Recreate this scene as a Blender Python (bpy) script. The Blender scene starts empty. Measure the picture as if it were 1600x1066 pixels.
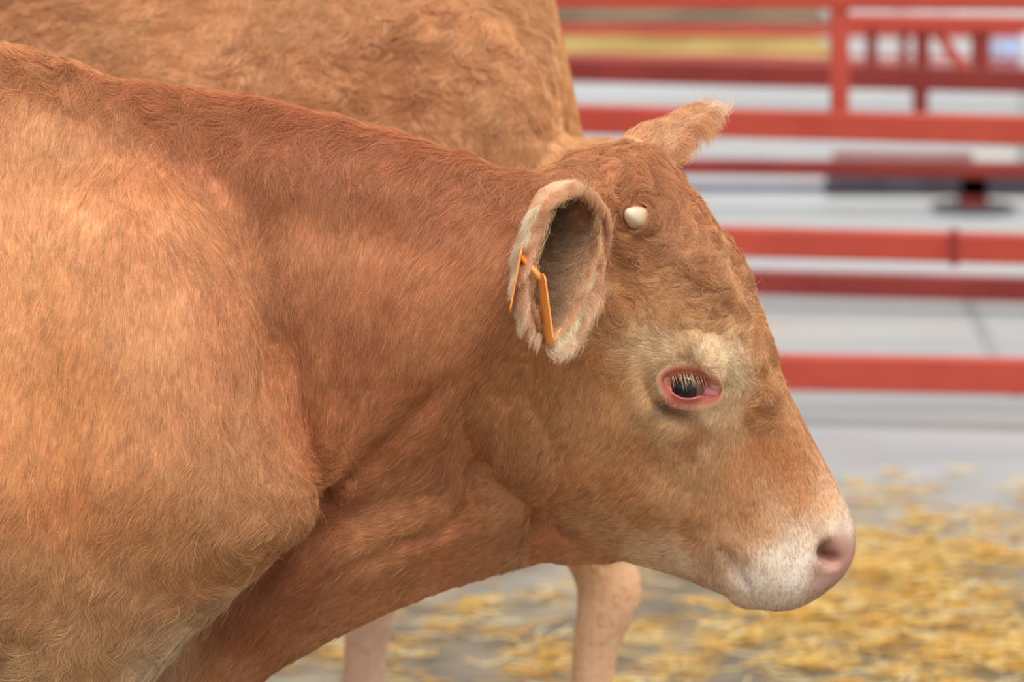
import bpy, bmesh, math, random
import numpy as np
from mathutils import Vector, Matrix
from mathutils.bvhtree import BVHTree

scene = bpy.context.scene
col = scene.collection
rng = np.random.default_rng(7)
random.seed(7)

# ------------------------------------------------------------------ camera, sky, sun, exposure
PITCH = math.radians(11.0)
FPX = 4444.44                     # focal length in pixels of the 1600 px wide frame (100 mm on 36 mm)
CAM = np.array([0.0, -2.963 * math.cos(PITCH), 1.45])
c_r = np.array([1.0, 0.0, 0.0])
c_u = np.array([0.0, math.sin(PITCH), math.cos(PITCH)])
c_f = np.array([0.0, math.cos(PITCH), -math.sin(PITCH)])
cd = bpy.data.cameras.new('camera'); cam = bpy.data.objects.new('camera', cd); col.objects.link(cam)
cam.location = CAM; cam.rotation_euler = (math.radians(90) - PITCH, 0, 0)
cd.lens = 100; cd.sensor_width = 36; cd.clip_end = 200
cd.dof.use_dof = True; cd.dof.focus_distance = 2.83; cd.dof.aperture_fstop = 4.2
scene.camera = cam

world = bpy.data.worlds.new('World'); scene.world = world; world.use_nodes = True
wn = world.node_tree.nodes; wl = world.node_tree.links; wn.clear()
w_out = wn.new('ShaderNodeOutputWorld'); w_bg = wn.new('ShaderNodeBackground')
w_tc = wn.new('ShaderNodeTexCoord'); w_sx = wn.new('ShaderNodeSeparateXYZ'); w_rp = wn.new('ShaderNodeValToRGB')
wl.new(w_tc.outputs['Generated'], w_sx.inputs[0]); wl.new(w_sx.outputs['Z'], w_rp.inputs[0])
wl.new(w_rp.outputs[0], w_bg.inputs[0]); wl.new(w_bg.outputs[0], w_out.inputs[0])
w_rp.color_ramp.elements[0].position = 0.0; w_rp.color_ramp.elements[0].color = (0.78, 0.76, 0.73, 1)
w_rp.color_ramp.elements[1].position = 0.6; w_rp.color_ramp.elements[1].color = (1.0, 1.0, 1.0, 1)
w_bg.inputs[1].default_value = 0.90
sd = bpy.data.lights.new('sun', 'SUN'); sun = bpy.data.objects.new('sun', sd); col.objects.link(sun)
sd.energy = 2.15; sd.angle = math.radians(28); sd.color = (1.0, 0.96, 0.90)
sun.rotation_euler = (math.radians(26), math.radians(12), 0)
scene.view_settings.view_transform = 'Standard'; scene.view_settings.look = 'None'
scene.view_settings.gamma = 1; scene.view_settings.use_curve_mapping = False
scene.view_settings.exposure = 0.25
scene.cycles_curves.shape = 'RIBBONS'
FUR = True

# ------------------------------------------------------------------ helpers
def ray(px, py):
    d = c_f + c_r * ((px - 800) / FPX) + c_u * (-(py - 533) / FPX)
    return d
def pty(px, py, y=0.0):            # the point on the upright plane at distance y seen at a pixel of the photograph
    d = ray(px, py); return CAM + d * ((y - CAM[1]) / d[1])
def ptz(px, py, z=0.0):            # the point at height z
    d = ray(px, py); return CAM + d * ((z - CAM[2]) / d[2])
def srgb(r, g, b):
    f = lambda c: (c / 255 / 12.92) if c / 255 <= 0.04045 else ((c / 255 + 0.055) / 1.055) ** 2.4
    return (f(r), f(g), f(b))
def mesh_obj(name, verts, faces, mat=None, parent=None, smooth=True):
    me = bpy.data.meshes.new(name)
    verts = np.asarray(verts, dtype=np.float64)
    me.from_pydata(verts.tolist(), [], [tuple(int(i) for i in f) for f in faces]); me.update()
    if smooth: me.polygons.foreach_set('use_smooth', [True] * len(me.polygons))
    o = bpy.data.objects.new(name, me); col.objects.link(o)
    if mat: me.materials.append(mat)
    if parent: o.parent = parent
    return o
def thing(name, label, cat, loc=(0, 0, 0), group=None):
    o = bpy.data.objects.new(name, None); col.objects.link(o); o.location = loc
    o.empty_display_size = .1
    return tag(o, label, cat, group)
def tag(o, label, cat, group=None, kind=None):
    o['label'] = label; o['category'] = cat
    if group: o['group'] = group
    if kind: o['kind'] = kind
    return o
def keep_local(o):                 # the mesh is written in world coordinates: bring it under its parent's origin
    if o.parent: o.matrix_parent_inverse = Matrix.Translation(o.parent.location).inverted()
def new_mat(name, color=(.5, .5, .5), rough=.6, spec=.5, metal=0):
    m = bpy.data.materials.new(name); m.use_nodes = True
    b = m.node_tree.nodes['Principled BSDF']
    b.inputs['Base Color'].default_value = (*color, 1); b.inputs['Roughness'].default_value = rough
    b.inputs['Specular IOR Level'].default_value = spec; b.inputs['Metallic'].default_value = metal
    return m
def noisy(m, c1, c2, scale, detail=4, bump=0, coord='Object', stretch=(1, 1, 1), lo=.35, hi=.65):
    nt = m.node_tree; N = nt.nodes; L = nt.links; b = N['Principled BSDF']
    tc = N.new('ShaderNodeTexCoord'); mp = N.new('ShaderNodeMapping'); mp.inputs['Scale'].default_value = stretch
    nz = N.new('ShaderNodeTexNoise'); nz.inputs['Scale'].default_value = scale; nz.inputs['Detail'].default_value = detail
    rp = N.new('ShaderNodeValToRGB'); rp.color_ramp.elements[0].position = lo; rp.color_ramp.elements[1].position = hi
    rp.color_ramp.elements[0].color = (*c1, 1); rp.color_ramp.elements[1].color = (*c2, 1)
    L.new(tc.outputs[coord], mp.inputs[0]); L.new(mp.outputs[0], nz.inputs['Vector']); L.new(nz.outputs['Fac'], rp.inputs[0])
    L.new(rp.outputs[0], b.inputs['Base Color'])
    if bump:
        bp = N.new('ShaderNodeBump'); bp.inputs['Strength'].default_value = bump; bp.inputs['Distance'].default_value = .01
        L.new(nz.outputs['Fac'], bp.inputs['Height']); L.new(bp.outputs[0], b.inputs['Normal'])
    return m
def box_vf(a, b, w, h, up=(0, 0, 1), bev=0.0):
    """a bar from a to b, w wide, h high, with chamfered long edges"""
    a = np.array(a, float); b = np.array(b, float); d = (b - a) / np.linalg.norm(b - a)
    up = np.array(up, float)
    if abs(up @ d) > .95: up = np.array([0., 1., 0.])
    s = np.cross(d, up); s /= np.linalg.norm(s); u = np.cross(s, d)
    c = min(bev, w * .4, h * .4)
    if c > 0:
        ring = [(w/2-c, -h/2), (w/2, -h/2+c), (w/2, h/2-c), (w/2-c, h/2), (-w/2+c, h/2), (-w/2, h/2-c), (-w/2, -h/2+c), (-w/2+c, -h/2)]
    else:
        ring = [(w/2, -h/2), (w/2, h/2), (-w/2, h/2), (-w/2, -h/2)]
    n = len(ring); V = [a + s*x + u*y for x, y in ring] + [b + s*x + u*y for x, y in ring]
    F = [(i, (i+1) % n, n + (i+1) % n, n + i) for i in range(n)] + [tuple(range(n))[::-1], tuple(range(n, 2*n))]
    return V, F
def join(parts):
    V = []; F = []
    for v, f in parts:
        k = len(V); V += list(v); F += [tuple(i + k for i in q) for q in f]
    return V, F
def tube_vf(pts, rad, n=12, squash=None):
    pts = np.array(pts, float); m = len(pts)
    rad = np.broadcast_to(np.asarray(rad, float), (m,))
    V = []; F = []; ref = None
    for i in range(m):
        t = pts[min(i+1, m-1)] - pts[max(i-1, 0)]; t /= np.linalg.norm(t)
        if ref is None: ref = np.array([0, 1., 0]) if abs(t[1]) < .9 else np.array([1., 0, 0])
        a = ref - t * (ref @ t); a /= np.linalg.norm(a); b = np.cross(t, a); ref = a
        for k in range(n):
            th = 2*math.pi*k/n; V.append(pts[i] + rad[i]*(a*math.cos(th) + b*math.sin(th)))
    for i in range(m-1):
        for k in range(n):
            F.append((i*n+k, i*n+(k+1) % n, (i+1)*n+(k+1) % n, (i+1)*n+k))
    F += [tuple(range(n))[::-1], tuple(range((m-1)*n, m*n))]
    return V, F

def cr(P, t):                      # Catmull-Rom through rows of P at parameters t in [0, len-1]
    P = np.asarray(P, float); n = len(P); i = np.clip(np.floor(t).astype(int), 0, n-2); f = (t - i)[:, None]
    p0 = P[np.clip(i-1, 0, n-1)]; p1 = P[i]; p2 = P[i+1]; p3 = P[np.clip(i+2, 0, n-1)]
    return .5*((2*p1) + (-p0+p2)*f + (2*p0-5*p1+4*p2-p3)*f**2 + (-p0+3*p1-3*p2+p3)*f**3)
def loft(stations, lat, per=6, nring=28, power=.45):
    """stations: (top xyz, bottom xyz, widths at t = 0 .25 .5 .75 1). A closed tube; widths are half-widths along lat."""
    rows = np.array([np.concatenate([s[0], s[1], s[2]]) for s in stations])
    m = (len(rows)-1)*per + 1
    R = cr(rows, np.linspace(0, len(rows)-1, m))
    phi = np.linspace(0, math.pi, nring//2 + 1); t = (1 - np.cos(phi))/2
    V = []
    for r in R:
        top, bot, W = r[:3], r[3:6], r[6:]
        w = np.maximum(cr(W[:, None], t*(len(W)-1))[:, 0], .002)*np.power(np.clip(4*t*(1-t), 0, 1), power)
        c = top[None]*(1-t[:, None]) + bot[None]*t[:, None]
        side1 = c - lat[None]*w[:, None]; side2 = c + lat[None]*w[:, None]
        V += list(side1) + list(side2[-2:0:-1])
    n = (nring//2 + 1)*2 - 2; F = []
    for i in range(m-1):
        for k in range(n):
            F.append((i*n+k, i*n+(k+1) % n, (i+1)*n+(k+1) % n, (i+1)*n+k))
    F += [tuple(range(n))[::-1], tuple(range((m-1)*n, m*n))]
    return V, F
def stack(rings, n=24, per=5, power=1.0):
    """rings: (centre xyz, rx, ry): ellipses lying level, stacked into a limb"""
    rows = np.array([[*r[0], r[1], r[2]] for r in rings], float)
    m = (len(rows)-1)*per+1; R = cr(rows, np.linspace(0, len(rows)-1, m)); V = []
    for r in R:
        for k in range(n):
            th = 2*math.pi*k/n; V.append((r[0]+max(r[3], .003)*math.cos(th), r[1]+max(r[4], .003)*math.sin(th), r[2]))
    F = [(i*n+k, i*n+(k+1) % n, (i+1)*n+(k+1) % n, (i+1)*n+k) for i in range(m-1) for k in range(n)]
    F += [tuple(range(n))[::-1], tuple(range((m-1)*n, m*n))]
    return V, F
def ellipsoid(c, r, axes=None, n=20):
    V = []; F = []; axes = np.eye(3) if axes is None else np.array(axes)
    for i in range(1, n):
        th = math.pi*i/n
        for k in range(2*n):
            ph = math.pi*k/n
            p = np.array([r[0]*math.sin(th)*math.cos(ph), r[1]*math.sin(th)*math.sin(ph), r[2]*math.cos(th)])
            V.append(np.array(c) + p @ axes)
    m = 2*n
    for i in range(n-2):
        for k in range(m): F.append((i*m+k, (i+1)*m+k, (i+1)*m+(k+1) % m, i*m+(k+1) % m))
    a = len(V); V.append(np.array(c) + np.array([0, 0, r[2]]) @ axes); V.append(np.array(c) - np.array([0, 0, r[2]]) @ axes)
    for k in range(m):
        F.append((a, k, (k+1) % m)); F.append((a+1, (n-2)*m+(k+1) % m, (n-2)*m+k))
    return V, F
def weld(pieces, voxel, smooth=6, name='body'):
    """fuse overlapping closed pieces into one continuous skin; returns numpy vertices and quads"""
    V, F = join(pieces)
    o = mesh_obj('tmp', V, F)
    bm = bmesh.new(); bm.from_mesh(o.data); bmesh.ops.recalc_face_normals(bm, faces=bm.faces); bm.to_mesh(o.data); bm.free()
    r = o.modifiers.new('r', 'REMESH'); r.mode = 'VOXEL'; r.voxel_size = voxel; r.use_smooth_shade = True
    s = o.modifiers.new('s', 'SMOOTH'); s.iterations = smooth; s.factor = .5
    dg = bpy.context.evaluated_depsgraph_get(); me = bpy.data.meshes.new_from_object(o.evaluated_get(dg))
    v = np.zeros(len(me.vertices)*3); me.vertices.foreach_get('co', v)
    f = np.array([p.vertices[:] if len(p.vertices) == 4 else (*p.vertices[:], p.vertices[0]) for p in me.polygons])
    bpy.data.objects.remove(o)
    return v.reshape(-1, 3), f
def normals(v, f):
    n = np.cross(v[f[:, 2]]-v[f[:, 0]], v[f[:, 3]]-v[f[:, 1]]); out = np.zeros_like(v)
    for k in range(4): np.add.at(out, f[:, k], n)
    return out/np.maximum(np.linalg.norm(out, axis=1, keepdims=True), 1e-12)
def wob(p, scale, seed=0, octaves=3):
    """smooth noise from summed sines, about -1..1"""
    r = np.random.default_rng(seed); out = np.zeros(len(p)); amp = 1; tot = 0
    for o in range(octaves):
        for k in range(5):
            d = r.normal(size=3); d /= np.linalg.norm(d)
            out += amp*np.sin((p @ d)*scale*(2**o)*r.uniform(.7, 1.4) + r.uniform(0, 6.28)); tot += amp*.62
        amp *= .55
    return out/tot*1.4
def seg_dist(p, poly):
    best = np.full(len(p), 1e9)
    for a, b in zip(poly[:-1], poly[1:]):
        ab = b-a; t = np.clip(((p-a) @ ab)/(ab @ ab+1e-12), 0, 1); best = np.minimum(best, np.linalg.norm(p-a-t[:, None]*ab, axis=1))
    if len(poly) == 1: best = np.linalg.norm(p-poly[0], axis=1)
    return best

def attr_mat(name, attr='tint', rough=.7, spec=.25, darken=1.0, sss=0):
    m = new_mat(name, rough=rough, spec=spec); N = m.node_tree.nodes; L = m.node_tree.links
    a = N.new('ShaderNodeAttribute'); a.attribute_name = attr
    L.new(a.outputs['Color'], N['Principled BSDF'].inputs['Base Color'])
    if sss:
        N['Principled BSDF'].inputs['Subsurface Weight'].default_value = sss; N['Principled BSDF'].inputs['Subsurface Radius'].default_value = (.01, .004, .003)
        N['Principled BSDF'].inputs['Subsurface Scale'].default_value = .4
    return m
def set_tint(o, c):
    a = o.data.attributes.new('tint', 'FLOAT_COLOR', 'POINT'); rgba = np.ones((len(c), 4), np.float32); rgba[:, :3] = c; a.data.foreach_set('color', rgba.ravel())
# ------------------------------------------------------------------ ground
def ground_mat():
    m = new_mat('pale_concrete', rough=.55, spec=.35); N = m.node_tree.nodes; L = m.node_tree.links; b = N['Principled BSDF']
    g = N.new('ShaderNodeNewGeometry'); sx = N.new('ShaderNodeSeparateXYZ'); L.new(g.outputs['Position'], sx.inputs[0])
    def noise(scale, stretch, det=4):
        mp = N.new('ShaderNodeMapping'); mp.inputs['Scale'].default_value = stretch; nz = N.new('ShaderNodeTexNoise'); nz.inputs['Scale'].default_value = scale; nz.inputs['Detail'].default_value = det
        L.new(g.outputs['Position'], mp.inputs[0]); L.new(mp.outputs[0], nz.inputs['Vector']); return nz.outputs['Fac']
    def ramp(src, stops):
        r = N.new('ShaderNodeValToRGB'); e = r.color_ramp.elements
        while len(e) < len(stops): e.new(.5)
        for el, (p, c) in zip(e, stops): el.position = p; el.color = (*c, 1)
        L.new(src, r.inputs[0]); return r.outputs[0]
    def mix(f, a, c, typ='MIX'):
        x = N.new('ShaderNodeMixRGB'); x.blend_type = typ
        if isinstance(f, float): x.inputs[0].default_value = f
        else: L.new(f, x.inputs[0])
        L.new(a, x.inputs[1]); L.new(c, x.inputs[2]); return x.outputs[0]
    clean = ramp(noise(1.5, (.5, 2.2, 1)), [(.3, srgb(196, 198, 196)), (.5, srgb(222, 225, 226)), (.58, srgb(236, 230, 218)), (.68, srgb(244, 214, 184))])
    wet = ramp(noise(2.0, (.25, 3.0, 1)), [(.35, srgb(172, 180, 188)), (.6, srgb(222, 228, 232))])
    pale = mix(.45, clean, wet)
    dirt = ramp(noise(4.5, (1, 1.4, 1), 6), [(.3, srgb(104, 92, 76)), (.5, srgb(160, 146, 124)), (.7, srgb(202, 188, 160))])
    # the trodden, dungy strip beside the animals ends about 6 m from the camera
    ad = N.new('ShaderNodeMath'); ad.operation = 'MULTIPLY_ADD'; L.new(noise(2.2, (1, 1, 1)), ad.inputs[0]); ad.inputs[1].default_value = 1.6; L.new(sx.outputs['Y'], ad.inputs[2])
    mr = N.new('ShaderNodeMapRange'); L.new(ad.outputs[0], mr.inputs[0]); mr.inputs[1].default_value = 2.9; mr.inputs[2].default_value = 4.0
    albedo_scale = N.new('ShaderNodeRGB'); albedo_scale.outputs[0].default_value = (.56, .56, .56, 1)  # even factor that lowers the whole ground colour
    L.new(mix(1.0, mix(mr.outputs[0], dirt, pale), albedo_scale.outputs[0], 'MULTIPLY'), b.inputs['Base Color'])
    bp = N.new('ShaderNodeBump'); bp.inputs['Strength'].default_value = .4; bp.inputs['Distance'].default_value = .01; L.new(noise(30, (1, 1, 1), 6), bp.inputs['Height']); L.new(bp.outputs[0], b.inputs['Normal'])
    return m
M_ground = ground_mat()
nx, ny = 40, 60
gx_ = np.linspace(-25, 25, nx); gy_ = np.linspace(-6, 60, ny)
V = [(x, y, 0) for y in gy_ for x in gx_]; F = [(j*nx+i, j*nx+i+1, (j+1)*nx+i+1, (j+1)*nx+i) for j in range(ny-1) for i in range(nx-1)]
o = mesh_obj('floor', V, F, M_ground); o['kind'] = 'structure'
M_joint = noisy(new_mat('joint_tar', rough=.8), srgb(128, 130, 132), srgb(160, 162, 164), 20)
def gline(name, a, b, w):
    v, f = box_vf(ptz(*a) + [0, 0, .001], ptz(*b) + [0, 0, .001], w, .006); o = mesh_obj(name, v, f, M_joint, None, False); o['kind'] = 'structure'
gline('trim_1', (1495, 440), (1590, 620), .03)
gline('trim_2', (1050, 232), (1640, 232), .04)
# grass verge and bed of straw far behind the fences
def verge(name, y0, y1, c1, c2, scale, xa, xb):
    V = []; F = []; n = 60; m = 14
    for j in range(m):
        for i in range(n):
            x = xa + (xb-xa)*i/(n-1); y = y0 + (y1-y0)*j/(m-1); z = .02 + .05*math.sin(math.pi*j/(m-1))*(1+.5*math.sin(x*3+j)); V.append((x, y + .15*math.sin(x*1.7), z))
    F = [(j*n+i, j*n+i+1, (j+1)*n+i+1, (j+1)*n+i) for j in range(m-1) for i in range(n-1)]
    o = mesh_obj(name, V, F, noisy(new_mat(name, rough=.9), c1, c2, scale, bump=.6)); return o
tag(verge('straw_bed', 12.4, 14.1, srgb(136, 112, 44), srgb(170, 150, 84), 2.5, -10, 1.75), 'yellow strip of straw lying on the pavement far behind the red fences', 'straw', kind='stuff')
tag(verge('dry_grass', 14.8, 22, srgb(70, 54, 38), srgb(130, 108, 74), 1.8, -12, 2.0), 'strip of brown dry grass furthest back behind the fences', 'grass', kind='stuff')

# ------------------------------------------------------------------ loose straw
def straw():
    r = np.random.default_rng(12); C = []; A = []
    patches = [((1380, 790), .10, 250), ((1350, 775), .10, 200), ((1400, 830), .14, 420), ((1600, 775), .10, 220), ((1380, 880), .16, 800), ((1340, 900), .14, 650), ((1420, 930), .16, 800), ((1480, 960), .14, 600), ((1300, 930), .12, 420),
               ((1560, 985), .14, 520), ((1520, 1000), .12, 380), ((1390, 990), .12, 380), ((1310, 1030), .12, 300), ((1250, 1020), .10, 200), ((1460, 1050), .14, 350), ((1560, 880), .10, 120), ((1100, 1045), .14, 260), ((1060, 920), .07, 110), ((1090, 1000), .05, 70),
               ((1080, 1062), .10, 200), ((1220, 1050), .10, 160), ((700, 1000), .12, 110), ((760, 1040), .12, 130), ((650, 1060), .10, 120), ((820, 930), .12, 110), ((480, 1055), .10, 130), ((1470, 860), .15, 150), ((1180, 960), .10, 60), ((870, 1010), .10, 70), ((660, 960), .10, 80), ((1040, 890), .12, 90), ((1540, 1040), .14, 240)]
    for (px, py), rad, n in patches:
        if py < 840: n = int(n*.45); rad *= .8
        c = ptz(px, py); q = r.normal(size=(n, 2))*rad*np.array([.75, .85]); n = int(n*.34); sc = r.normal(size=(max(4, n//22), 2))*rad*np.array([1, 1.2]); q = sc[r.integers(len(sc), size=n)] + r.normal(size=(n, 2))*np.array([.035, .03]); C.append(np.column_stack([c[0]+q[:, 0], c[1]+q[:, 1], r.random(n)*.018+.003]))
    n = 1500; C.append(np.column_stack([r.uniform(-2.6, 3.2, n), r.uniform(-.8, 3.0, n), r.random(n)*.006+.003]))
    C = np.vstack(C); n = len(C); th = r.uniform(0, math.pi, n); th = np.where(r.random(n) < .6, r.normal(0, .5, n), th); ln = r.uniform(.03, .09, n); w = r.uniform(.0010, .0024, n); tz = r.normal(0, .10, n)
    V = []; F = []; T = []
    pal = [srgb(226, 180, 92), srgb(214, 160, 66), srgb(240, 208, 136), srgb(236, 218, 168), srgb(198, 146, 62), srgb(230, 190, 100)]
    for i in range(n):
        d = np.array([math.cos(th[i]), math.sin(th[i]), tz[i]*.5]); d /= np.linalg.norm(d); s = np.array([-math.sin(th[i]), math.cos(th[i]), 0]); bend = r.normal()*.12*ln[i]
        k = len(V); c = C[i].copy(); c[2] = max(c[2], abs(d[2])*ln[i]/2+.002)
        for t in (-.5, 0, .5):
            p = c + d*t*ln[i] + s*bend*(1-4*t*t)
            V += [p + s*w[i], p + np.array([0, 0, w[i]*.9]), p - s*w[i], p - np.array([0, 0, w[i]*.7])]
        for a in (0, 4):
            for b in range(4): F.append((k+a+b, k+a+(b+1) % 4, k+a+4+(b+1) % 4, k+a+4+b))
        F += [(k, k+1, k+2, k+3), (k+8, k+11, k+10, k+9)]; T += [pal[r.integers(6)]]*12
    o = mesh_obj('straw', V, F, attr_mat('straw', rough=.5, spec=.3)); set_tint(o, np.array(T)); tag(o, 'loose golden straw scattered over the trodden ground beneath the two cows', 'straw', kind='stuff')
straw()

# ------------------------------------------------------------------ red steel fences
M_red = noisy(new_mat('red_paint', rough=.5, spec=.4), srgb(176, 66, 52), srgb(190, 76, 60), 6, coord='Object', lo=.3, hi=.7)
M_red2 = noisy(new_mat('dark_red_paint', rough=.55, spec=.4), srgb(126, 42, 36), srgb(142, 50, 44), 5)  # a deeper red than the first paint
M_dark = noisy(new_mat('dark_steel', rough=.5), srgb(46, 40, 48), srgb(70, 62, 72), 8)
class Plane:                       # an upright plane through a fence line y = Y0 + k x
    def __init__(s, dist, k): s.Y0 = CAM[1] + dist; s.k = k
    def at(s, px, py):
        d = ray(px, py); t = (s.Y0 - CAM[1] + s.k*CAM[0])/(d[1] - s.k*d[0]); return CAM + d*t
    def xz(s, x, z): return np.array([x, s.Y0 + s.k*x, z])
    def span(s, a, b, x0, x1):     # the line through two seen points, carried on to x0 .. x1
        A = s.at(*a); B = s.at(*b); f = lambda x: A + (B-A)*((x-A[0])/(B[0]-A[0])); return f(x0), f(x1)
def bar(name, a, b, w, h, m, parent, bev=.004):
    v, f = box_vf(a, b, w, h, bev=bev); o = mesh_obj(name, v, f, m, parent, False)
    if parent: keep_local(o)
    return o
P1 = Plane(6.5, -.137)
fence = thing('steel_fence', 'nearest bright red steel rail fence right behind the two cows', 'fence', tuple(P1.xz(0, 0)))
for a, b, h in (((900, 575), (1600, 588), .082), ((900, 371), (1600, 389), .067), ((900, 186), (1600, 204), .064), ((900, -10), (1600, -8), .064)):
    A, B = P1.span(a, b, -2.4, 2.6); bar('rail', A, B, .045, h, M_red, fence)
for x in (-.42, 2.1, -2.3):
    top = P1.at(1200, -30)[2]; p = P1.xz(x, 0) + [0, .06, 0]; bar('post', p, p + [0, 0, top], .07, .07, M_red, fence)
    bar('foot_plate', p + [-.1, 0, .006], p + [.1, 0, .006], .16, .012, M_dark, fence)
a = P1.at(1311, -6); b = P1.at(1312, 176); bar('upright', a, b, .04, .035, M_red, fence)
A = P1.at(1485, 386); B = P1.at(1497, 386); bar('rail_clamp', A, B, .06, .080, M_red2, fence)
P2 = Plane(8.0, -.10)
fence2 = thing('steel_fence', 'darker red steel fence standing second from the cows, with short uprights at the upper right', 'fence', tuple(P2.xz(0, 0)))
for a, b, h in (((1170, 441), (1600, 452), .070), ((1080, 260), (1600, 266), .042), ((900, 109), (1600, 126), .066)):
    A, B = P2.span(a, b, -2.8, 2.9); bar('rail', A, B, .05, h, M_red2, fence2)
A, B = P2.span((1311, 34), (1600, 38), P2.at(1311, 34)[0], 2.9); bar('rail', A, B, .05, .044, M_red, fence2)
A, B = P2.span((1300, 243), (1600, 247), P2.at(1300, 243)[0], P2.at(1520, 243)[0]); bar('rail', A, B, .03, .030, noisy(new_mat('faded_red_paint', rough=.6), srgb(150, 112, 108), srgb(172, 134, 128), 6), fence2)
for px, w in ((1362, .030), (1412, .022), (1441, .040), (1532, .050)):
    bar('upright', P2.at(px, 34), P2.at(px, 120), w, .03, M_red2, fence2)
bar('brace', P2.at(1458, 40), P2.at(1512, 118), .03, .03, M_red, fence2)
bar('upright', P2.at(1438, 120), P2.at(1438, 180), .04, .04, M_red2, fence2)
for x in (-.75, 2.5, -2.7):
    p = P2.xz(x, 0) + [0, .06, 0]; bar('post', p, p + [0, 0, P2.at(1311, 20)[2]], .07, .07, M_red2, fence2)
P3 = Plane(13.0, -.05)
fence3 = thing('steel_fence', 'most distant red rail fence in front of the dry grass', 'fence', tuple(P3.xz(0, 0)))
for a, b, h in (((900, 47), (1290, 49), .055), ((900, 88), (1290, 92), .030), ((900, -20), (1290, -19), .055)):
    A, B = P3.span(a, b, -4, 5); bar('rail', A, B, .05, h, M_red, fence3)
for x in (-2.5, -.2, 2.6, 4.8):
    p = P3.xz(x, 0) + [0, .05, 0]; bar('post', p, p + [0, 0, P3.at(1100, -30)[2]], .06, .06, M_red, fence3)
# low dark beam on a red post foot
pf = ptz(1520, 328); PB = Plane(pf[1]-CAM[1], 0)
beam = thing('steel_beam', 'low dark grey steel beam on a red footed stub behind the second fence', 'beam', tuple(pf))
bar('crossbar', PB.at(1290, 290), PB.at(1680, 291), .06, .072, M_dark, beam)
bar('crossbar', PB.at(860, 293), PB.at(1292, 293), .04, .030, noisy(new_mat('blue_steel', rough=.5), srgb(74, 76, 104), srgb(104, 104, 130), 6), beam)
bar('stub', pf, PB.at(1520, 270), .10, .06, M_red2, beam)
bar('stub', ptz(880, 335), ptz(880, 335)+[0, 0, .10], .06, .05, M_dark, beam)
V = []; F = []; n = 28
for z, r in ((0, .15), (.012, .15), (.018, .14), (.018, .03)):
    for k in range(n): V.append(pf + [r*math.cos(2*math.pi*k/n), r*math.sin(2*math.pi*k/n), z])
F = [(i*n+k, i*n+(k+1) % n, (i+1)*n+(k+1) % n, (i+1)*n+k) for i in range(3) for k in range(n)] + [tuple(range(n))[::-1], tuple(range(3*n, 4*n))]
o = mesh_obj('foot_plate', V, F, M_dark, beam); keep_local(o)
# far clutter
def lathe(prof, c, n=28):
    V = [c + np.array([r*math.cos(2*math.pi*k/n), r*math.sin(2*math.pi*k/n), z]) for z, r in prof for k in range(n)]
    return V, [(i*n+k, i*n+(k+1) % n, (i+1)*n+(k+1) % n, (i+1)*n+k) for i in range(len(prof)-1) for k in range(n)] + [tuple(range(n))[::-1]]
c = ptz(1490, 52); bk = thing('bucket', 'small white bucket on the ground beyond the fences, upper right', 'bucket', tuple(c))
v, f = lathe([(0, .08), (.01, .09), (.16, .115), (.18, .122), (.18, .108), (.02, .082)], c); o = mesh_obj('tub', v, f, new_mat('white_plastic', srgb(238, 238, 236), .4), bk); keep_local(o)
v, f = tube_vf([c + [.118*math.cos(t), .0, .17+.09*math.sin(t)] for t in np.linspace(0, math.pi, 14)], .004, 8); o = mesh_obj('handle', v, f, M_dark, bk); keep_local(o)
c = ptz(1415, 50); v, f = lathe([(0, .05), (.02, .075), (.10, .08), (.15, .06), (.18, .03), (.185, .0)], c, 20); o = mesh_obj('sack', v, f, noisy(new_mat('grey_sack', rough=.9), srgb(160, 150, 150), srgb(196, 188, 186), 20))
tag(o, 'small grey sack standing left of the white bucket, far behind the fences', 'sack')
c = ptz(1584, 104); v, f = lathe([(0, .09), (.03, .12), (.12, .125), (.19, .09), (.23, .035), (.24, .0)], c, 20); o = mesh_obj('sack', v, f, noisy(new_mat('blue_sack', rough=.8), srgb(150, 180, 222), srgb(196, 214, 240), 12))
tag(o, 'pale blue plastic sack at the upper right edge beyond the fences', 'sack')
gp = ptz(1598, 290); v, f = tube_vf([gp, gp+[0, 0, .3], gp + [0, 0, .62]], .022, 12); o = mesh_obj('post', v, f, new_mat('galvanised_steel', srgb(190, 190, 186), .4, metal=.3)); tag(o, 'short pale galvanised post at the right edge, behind the second fence', 'post')
# ------------------------------------------------------------------ head shape, in the head's own frame (forward, dorsal, far side)
def cam_vec(x, depth, up): return c_r*x + c_f*depth + c_u*up
def unit(v): return v/np.linalg.norm(v)
# rows: u, dorsal d, ventral d (1/1500 m), half-widths in m at t = 0 .25 .5 .75 1
HEAD = [(-60, -70, -190, (.030, .040, .045, .040, .030)),
        (-25, -8, -235, (.055, .066, .066, .060, .045)),
        (30,  16, -310, (.068, .078, .076, .070, .050)),
        (90,  32, -385, (.073, .082, .080, .074, .050)),
        (166, 40, -455, (.082, .088, .086, .082, .052)),
        (238, 38, -488, (.088, .092, .090, .086, .054)),
        (316, 34, -508, (.082, .090, .092, .088, .052)),
        (388, 28, -503, (.064, .080, .087, .086, .052)),
        (453, 28, -466, (.052, .072, .078, .074, .048)),
        (540, 32, -385, (.042, .063, .068, .060, .042)),
        (606, 32, -290, (.042, .060, .065, .058, .046)),
        (640, 26, -246, (.045, .062, .067, .062, .050)),
        (668, 20, -216, (.047, .062, .067, .063, .048)),
        (694,  6, -198, (.044, .056, .062, .056, .040)),
        (714, -18, -172, (.034, .044, .050, .044, .030)),
        (730, -56, -136, (.018, .026, .028, .026, .016))]
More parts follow.
